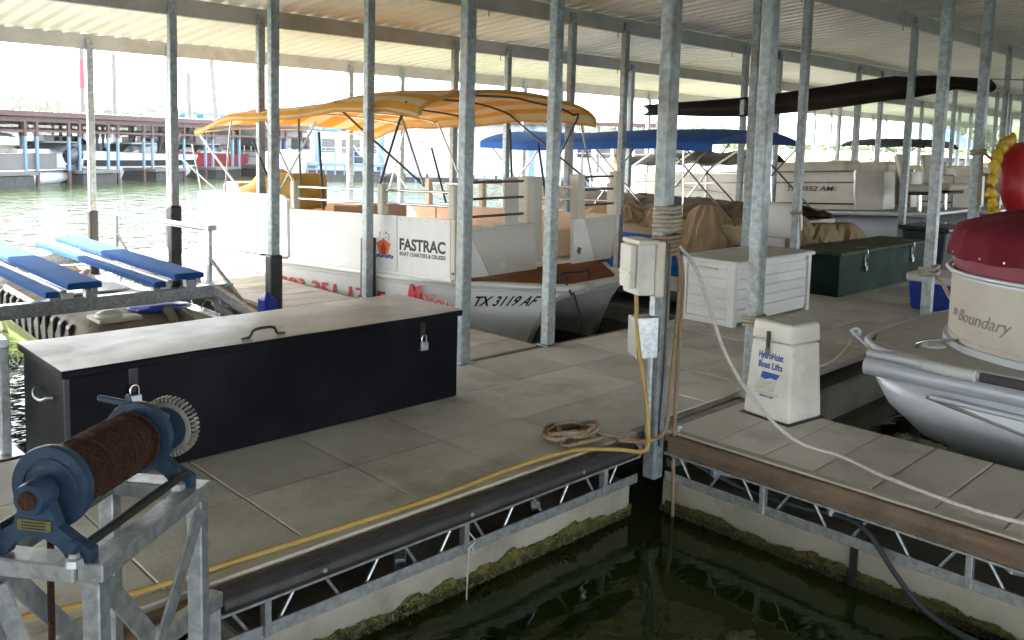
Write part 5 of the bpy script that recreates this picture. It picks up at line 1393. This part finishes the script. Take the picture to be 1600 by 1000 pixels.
for y, z in ((0, 2.78), (3.5, 2.83), (7, 2.9), (10.5, 2.83), (13.9, 2.78)):
    fdb(MB().bx(XA, XB, y-.05, y+.05, z-.2, z+.02), 'beam', FDRED)
    fdb(MB().bx(XA, XB, y-.04, y+.04, z-.62, z-.52), 'lower_beam', FDRED)
xsp = [-15.2 + 1.05*i + (.5 if i % 2 else 0) for i in range(34)]
for i, x in enumerate(xsp):
    for y in ((0, 7.0) if i % 2 else (0, 3.5, 13.8)):
        if x > XB: continue
        p = fdb(MB().bx(x-.055, x+.055, y-.055, y+.055, .55, 2.0), 'post', FDBLUE, bevel=.008)
        fdb(MB().bx(x-.058, x+.058, y-.058, y+.058, 2.0, 2.8), 'post_top', FDRED, p)
        if y == 0: fdb(MB().bx(x-.06, x+.06, y-.06, y+.06, -.1, .55), 'post_foot', FDRED, p)
for i in range(0, 30, 4):
    x = xsp[i]; fdb(MB().bar((x, 0, 2.0), (x-.6, 0, 2.6), .05, .05), 'brace', FDRED)
for i in range(2, 32, 4):
    x = xsp[i]
    fdb(MB().bx(x-.2, x+1.8, -.4, 6.5, .42, .56), 'finger_deck', POLEW, bevel=.01)
    fdb(MB().bx(x-.1, x+1.7, -.3, 6.4, -.2, .40), 'finger_float', BLACKP, bevel=.02)
    for dx in (.2, .8, 1.3): fdb(MB().bx(x+dx, x+dx+.06, -.31, -.29, .02, .3), 'float_rib', BLUEHOSE)
fdb(MB().bx(XA, XB, 6.4, 8.2, .40, .56), 'main_deck', POLEW, bevel=.01)
fdb(MB().bx(XA, XB, 6.5, 8.1, -.2, .38), 'main_float', BLACKP)
for x in (-9, -3.5, 2.6, 8.5, 14): fdb(MB().bx(x-.3, x+.3, 7.4, 7.9, .56, 2.0), 'locker', WHITE, bevel=.03)
def fpt(x, y, z=0): return Matrix.Translation(fd.location) @ Matrix.Rotation(FA, 4, 'Z') @ Vector((x, y, z))
def FL(x, y): q = fpt(x, y); return (q.x, q.y, WZ)
GRP = 'boats in the covered dock across the water'
pontoon('grey pontoon boat with black bimini and dark outboard under the red roof', FL(.6, 1.2), (0, 0, FA + R(98)), L=6.4, fence=POLEW, canvas=BLACKC, motor=None, detail=False, group=GRP)
ob_ = thing('outboard_motor', 'dark tilted outboard motor at the stern of the grey pontoon across the water', 'outboard', FL(3.6, .2))
outboard(ob_, V3(FL(3.6, .2)) + Vector((0, 0, .5)), FA - R(90), NAVY, 1.35, R(25))

def runabout(label, loc, rz, L=6.0, B=2.3, h=1.15, m=WHITE, stripe=None, cabin=True, cover=None, group=None, arch=False):
    o = thing('motor_boat', label, 'boat', loc, (0, 0, rz), group)
    n = 12; rows = []
    for z, k, ex in ((-.25, .55, .75), (.35, .9, .92), (h, 1.0, 1.0), (h+.05, .93, .98)):
        l, r_ = [], []
        for i in range(n+1):
            t = i/n; y = (-.5 + t)*L*ex; hb = B/2*k*(1 - max(0, (t-.45)/.55)**2*.97)
            l.append(Vector((-hb, y, z + .18*t*t*(1 if z > 0 else 0)))); r_.append(Vector((hb, y, z + .18*t*t*(1 if z > 0 else 0))))
        rows.append(l + r_[::-1])
    MB().loft(rows).build('hull', m, o, world=False, smooth=45)
    if stripe:
        rows2 = []
        for z, k in ((h*.55, .955), (h*.8, 1.0)):
            l = []
            for i in range(n+1):
                t = i/n; y = (-.5+t)*L*.985; hb = B/2*k*(1 - max(0, (t-.45)/.55)**2*.97) + .02
                l.append((hb, y, z))
            rows2.append([Vector((-a, b, c)) for a, b, c in l] + [Vector(p) for p in l[::-1]])
        MB().loft(rows2, caps=False).build('stripe', stripe, o, world=False, smooth=45)
    if cabin:
        r = lambda w_, y0, y1, z: [Vector((-w_, y0, z)), Vector((w_, y0, z)), Vector((w_*.8, y1, z)), Vector((-w_*.8, y1, z))]
        MB().loft([r(B*.40, -L*.12, L*.28, h), r(B*.36, -L*.10, L*.14, h+.55)]).build('windscreen', GLASS, o, world=False, bevel=.02)
        MB().loft([r(B*.37, -L*.11, L*.15, h+.55), r(B*.34, -L*.10, L*.13, h+.62)]).build('coaming', WHITE, o, world=False, bevel=.01)
    if cover: MB().blob((0, -L*.05, h), B*.46, L*.40, .42, L, .18, 1.4, 22, 10, flat=0).build('cover', cover, o, world=False, smooth=70)
    if arch:
        MB().tube([(-B*.4, -.6, h), (-B*.36, -.9, h+1.0), (B*.36, -.9, h+1.0), (B*.4, -.6, h)], .06, 8).build('arch', BLACKC, o, world=False)
        MB().sheet(lambda a, b: (-B*.4 + B*.8*a, -1.4 + 1.7*b, h+1.02+.1*math.sin(math.pi*a)), 8, 6, th=.05).build('bimini', BLACKC, o, world=False)
    outboard_local(o, -L/2-.65, NAVY)
    return o
runabout('white cabin cruiser behind the first blue posts across the water', FL(5.5, 3.6), FA + R(80), 6.5, group=GRP)
runabout('white wake boat with black tower in the covered dock', FL(9.2, 2.4), FA + R(90), 6.4, stripe=BLACKC, arch=True, group=GRP)
runabout('red speed boat with white deck in the covered dock', FL(14.0, 2.5), FA + R(100), 6.6, stripe=REDB, m=REDB, cover=WHITE, group=GRP)
runabout('covered tan runabout at the left end of the covered dock', FL(-4.5, 2.8), FA + R(95), 6.0, cover=TANC, cabin=False, group=GRP)
runabout('white runabout with low windscreen between lockers of the covered dock', FL(2.9, 9.8), FA - R(88), 6.4, group=GRP)
runabout('white express cruiser at the back of the covered dock', FL(11.5, 10.4), FA - R(90), 7.2, h=1.4, group=GRP)
runabout('white boat with red hull band at the back of the covered dock', FL(17.2, 9.6), FA - R(90), 6.6, stripe=REDB, group=GRP)
runabout('white boat under tan and navy tent cover near the dock end', (23.4, 41.2, WZ), R(120), 5.6, cover=TANC, cabin=False, group=GRP)

# houseboats and the blue railed dock
def houseboat(label, loc, rz, L, W=4.0, nw=6, canvas=None, tall=0.0, roofm=WHITE):
    o = thing('houseboat', label, 'houseboat', loc, (0, 0, rz))
    b = lambda mb, nm, m, p=None, **k: mb.build(nm, m, p or o, world=False, **k)
    b(MB().loft([[Vector((-L/2+.4, -W/2+.2, -.2)), Vector((L/2-.6, -W/2+.2, -.2)), Vector((L/2-.6, W/2-.2, -.2)), Vector((-L/2+.4, W/2-.2, -.2))],
                 [Vector((-L/2, -W/2, .75)), Vector((L/2, -W/2, .75)), Vector((L/2, W/2, .75)), Vector((-L/2, W/2, .75))]]), 'hull', WHITE, bevel=.03)
    wl_ = b(MB().bx(-L/2+1.2, L/2-1.0, -W/2+.35, W/2-.35, .75, 2.55+tall), 'cabin_wall', WHITE, bevel=.02)
    b(MB().bx(-L/2+.6, L/2-.5, -W/2+.1, W/2-.1, 2.56+tall, 2.68+tall), 'roof', roofm, bevel=.03)
    sp_ = (L-2.6)/nw
    for i in range(nw):
        x = -L/2 + 1.5 + sp_*i
        f = b(MB().bx(x, x+sp_*.74, -W/2+.325, -W/2+.352, 1.35, 2.2), 'window', POLEW, bevel=.01)
        b(MB().bx(x+.05, x+sp_*.74-.05, -W/2+.315, -W/2+.327, 1.4, 2.15), 'pane', GLASS, f)
    for z in (1.0, 1.3, 1.65): b(MB().cyl((-L/2+.1, -W/2+.05, z), (L/2-.1, -W/2+.05, z), .02, n=6), 'rail', CHROME)
    for i in range(8):
        x = -L/2 + .1 + (L-.2)*i/7; b(MB().cyl((x, -W/2+.05, .75), (x, -W/2+.05, 1.65), .02, n=6), 'stanchion', CHROME)
    if canvas: b(MB().sheet(lambda u, v: (-L*.2 + L*.34*u, -W*.38 + W*.76*v, 2.7 + tall + .95*math.sin(math.pi*v)**.7*(1-.25*abs(2*u-1))), 8, 12, th=.04), 'roof_tent', canvas, smooth=60)
    return o
houseboat('long white houseboat with square windows behind the striped canopy', (29.5, 48.2, WZ), math.atan2(-5.5, 5.6), 12.0, canvas=BLUEC)
houseboat('white houseboat with low rail and dark windows left of the metal building', (24.4, 53.5, WZ), math.atan2(-5.5, 5.6), 10.0, nw=5, tall=.2)
houseboat('two storey white houseboat with many windows right of the metal building', (46.8, 38.4, WZ), math.atan2(-5.5, 5.6), 13.0, nw=8, tall=.2, roofm=POLEW)
fb2 = thing('flybridge_cruiser', 'white flybridge cruiser with navy canvas rising above the red roof', 'boat', (27.8, 60.5, WZ), (0, 0, R(-42)))
rings = [[Vector((x*k, y*k2, z)) for x, y in ((-5, -1.7), (3, -1.7), (5.4, 0), (3, 1.7), (-5, 1.7))] for z, k, k2 in ((-.3, .9, .8), (1.5, 1.0, 1.0))]
MB().loft(rings).build('hull', WHITE, fb2, world=False, bevel=.05)
MB().bx(-3.2, 2.0, -1.4, 1.4, 1.5, 2.9).build('cabin', WHITE, fb2, world=False, bevel=.15)
MB().bx(-1.7, 1.1, -1.45, 1.45, 2.95, 3.75).build('bridge_canvas', BLUEC, fb2, world=False, bevel=.1)
for x in (-1.2, .1): MB().bx(x, x+.8, -1.47, -1.44, 3.1, 3.65).build('window', HOIST, fb2, world=False, bevel=.03)
for x in (-1.9, 1.2): MB().cyl((x, -1.2, 2.9), (x-.3, -1.2, 4.8), .03, n=6).build('hardtop_post', CHROME, fb2, world=False)
MB().bx(-2.6, 1.2, -1.4, 1.4, 4.75, 4.85).build('hardtop', WHITE, fb2, world=False, bevel=.04)
# blue railed walkway
bd = thing('railed_dock', 'pale blue railed dock with dark floats in front of the houseboats', 'boat dock', (25.5, 39.4, WZ), (0, 0, math.atan2(-3.1, 3.2)))
Lr = 4.6
MB().bx(-Lr/2, Lr/2, -.6, .6, .75, .95).build('deck', FDBLUE, bd, world=False, bevel=.02)
MB().bx(-Lr/2, Lr/2, -.5, .5, -.2, .5).build('float', BLACKP, bd, world=False, bevel=.03)
for i in range(10):
    x = -Lr/2 + .1 + (Lr-.2)*i/9
    MB().bx(x-.04, x+.04, -.58, -.5, .3, .78).build('upright', FDBLUE, bd, world=False)
    if i % 2 == 0: MB().bx(x-.04, x+.04, -.58, -.5, .95, 1.6).build('rail_post', FDBLUE, bd, world=False)
for z in (1.3, 1.58, .55): MB().bx(-Lr/2, Lr/2, -.57, -.52, z-.03, z+.03).build('rail', FDBLUE, bd, world=False)
MB().prism([(.3, -.4, .95), (1.6, -.4, .95), (1.0, -.4, 1.4), (.3, -.4, 2.3)], (0, .5, 0)).build('folded_sail', NAVY, bd, world=False, bevel=.05)
MB().bx(-1.4, -1.1, -.3, .1, .95, 2.8).build('column', FDBLUE, bd, world=False, bevel=.02)

# white corrugated metal building on floats
mbd = thing('metal_building', 'white corrugated metal boathouse with red roof edge standing on floats', 'building', (26.9, 38.2, WZ), (0, 0, math.atan2(-7.35, 7.7)))
Lb = 10.7
vs, fs = [], []
n = int(Lb/.3)
for i in range(n):
    x = i*.3
    for dx, dy in ((0, 0), (.16, 0), (.2, -.04), (.26, -.04)): vs += [(x+dx, dy, .45), (x+dx, dy, 3.25)]
for i in range(len(vs)//2-1): fs.append((2*i, 2*i+2, 2*i+3, 2*i+1))
MB().add(vs, fs).build('wall', BLDG, mbd, world=False)
vs2 = [(0, y, z) for y in (0, 9) for z in (.45, 3.25)]
MB().bx(.0, .06, .01, 9, .45, 3.25).build('wall', BLDG, mbd, world=False)
MB().bx(Lb-.2, Lb-.1, .01, 9, .45, 3.25).build('wall', BLDG, mbd, world=False)
MB().bx(-.3, Lb+4.2, -.5, -.42, 3.22, 3.42).build('fascia', FDRED, mbd, world=False)
MB().hexa([(-.3, -.45, 3.38), (Lb+4.2, -.45, 3.38), (Lb+4.2, 9.2, 3.9), (-.3, 9.2, 3.9), (-.3, -.45, 3.44), (Lb+4.2, -.45, 3.44), (Lb+4.2, 9.2, 3.96), (-.3, 9.2, 3.96)]).build('roof', FDTOP, mbd, world=False)
MB().bx(-.2, Lb+3.8, .1, 8.8, -.2, .25).build('float', BLACKP, mbd, world=False)
for i in range(22): MB().bx(.2 + .62*i, .32 + .62*i, -.02, .08, -.1, .45).build('pier_leg', BLACKP if i % 3 else FDBLUE, mbd, world=False)
for x in (0.1, 4.0, 8.2): MB().bx(x, x+.28, -.14, -.045, .1, 3.2).build('wall_column', FDBLUE, mbd, world=False, bevel=.01)
for i in range(5): MB().bx(Lb + .3 + .85*i, Lb + .4 + .85*i, -.4, -.3, .3, 3.2).build('post', POLEW, mbd, world=False)
for i in range(4): MB().bar((Lb + .35 + .85*i, -.35, 2.6), (Lb + 1.1 + .85*i, -.35, 3.2), .04, .04).build('brace', POLEW, mbd, world=False)
sgp = MB().bx(2.1, 2.75, -.075, -.045, 1.75, 2.65).build('number_sign', WHITE, mbd, world=False, bevel=.01)
text('7', .55, BLUEHOSE, sgp, (2.28, -.078, 1.82), (1, 0, 0), (0, 0, 1), 0, .004, world=False)
MB().bx(2.2, 2.65, -.0785, -.0755, 2.38, 2.42).build('sign_line', BLUEHOSE, sgp, world=False)
MB().tube(smoothpath([(4.0, -.2, 2.6), (3.9, -.25, 2.75), (4.15, -.25, 2.85), (4.4, -.25, 2.75), (4.3, -.2, 2.6)], 4), .07, 8).build('pipe_bend', GALV, mbd, world=False, smooth=60)

# pilings and lamp poles
def piling(label, x0, y0, x1, y1, zt, r=.16, red=False):
    o = thing('mooring_pile', label, 'piling', (x0, y0, WZ), group='tall pilings beyond the covered dock')
    MB().cyl((x0, y0, WZ-.4), (x1, y1, zt), r, n=12).build('shaft', POLEW, o, smooth=40)
    if red:
        a = Vector((x0, y0, WZ)).lerp(Vector((x1, y1, zt)), .62); b = Vector((x0, y0, WZ)).lerp(Vector((x1, y1, zt)), .86)
        MB().cyl(a, b, r+.012, n=12).build('red_band', REDB, o, smooth=40)
piling('tall pale piling with a red band, leftmost behind the red roof', 20.4, 64.3, 20.6, 65.0, 8.0, red=True)
piling('tall pale piling second from the left behind the red roof', 22.0, 62.8, 22.2, 63.3, 7.25)
piling('shorter grey piling beside the flybridge cruiser', 25.8, 59.1, 25.9, 59.6, 6.1)
piling('leaning pale piling in front of the flybridge cruiser', 27.3, 57.6, 27.0, 58.5, 8.0)
piling('thin tall mast rising behind the striped canopy', 38.8, 60.6, 39.0, 61.0, 7.0, .07)
for x, y, z, lb in ((32.2, 67.0, 4.35, 'slim lamp post right of the flybridge cruiser'), (35.5, 64.0, 4.75, 'slim lamp post behind the left half of the striped canopy'), (41.9, 58.0, 5.9, 'slim lamp post above the middle of the striped canopy')):
    o = thing('lamp_post', lb, 'lamp post', (x, y, WZ))
    MB().cyl((x, y, WZ), (x, y, z), .05, n=8).build('pole', BEAM, o)
    MB().bx(x-.1, x+.4, y-.12, y+.12, z, z+.1).build('lamp_head', BEAM, o, bevel=.03)
# more boats past the right end
runabout('white cruiser moored beyond the right end of the dock', (44.0, 15.2, WZ), R(200), 8.5, 2.8, 1.5)
runabout('white open boat seen between the far right posts', (52.0, 17.5, WZ), R(185), 7.5, 2.6, 1.2)
tn = thing('canopy_tent', 'blue pointed canopy tent behind the far right posts', 'tent', (63.9, 22.0, WZ))
MB().loft([[Vector((63.9 + sx*1.9, 22 + sy*1.9, 2.2)) for sx, sy in ((-1,-1),(1,-1),(1,1),(-1,1))], [Vector((63.9 + sx*.05, 22 + sy*.05, 3.5)) for sx, sy in ((-1,-1),(1,-1),(1,1),(-1,1))]]).build('tent_top', BLUEC, tn)
for sx in (-1, 1):
    for sy in (-1, 1): MB().cyl((63.9+sx*1.8, 22+sy*1.8, WZ), (63.9+sx*1.8, 22+sy*1.8, 2.2), .04, n=6).build('leg', CHROME, tn)
MB().bx(61.5, 66.3, 19.8, 24.2, WZ-.1, WZ+.45).build('raft', POLEW, tn, bevel=.03)

# ------------------------------------------------------------------ summer haze over the lake
hz = MB().bx(-380, 860, -280, 860, WZ-1.6, 24.0)
hm_ = bpy.data.materials.new('haze air'); hm_.use_nodes = True
nn = hm_.node_tree.nodes; nn.remove(nn['Principled BSDF'])
pv = nn.new('ShaderNodeVolumePrincipled'); pv.inputs['Color'].default_value = (.93, .96, 1.0, 1); pv.inputs['Density'].default_value = .0002; pv.inputs['Anisotropy'].default_value = .2
hm_.node_tree.links.new(pv.outputs['Volume'], nn['Material Output'].inputs['Volume'])
tag(hz.build('haze', hm_), 'thin pale summer haze over the lake', 'haze', kind='stuff')
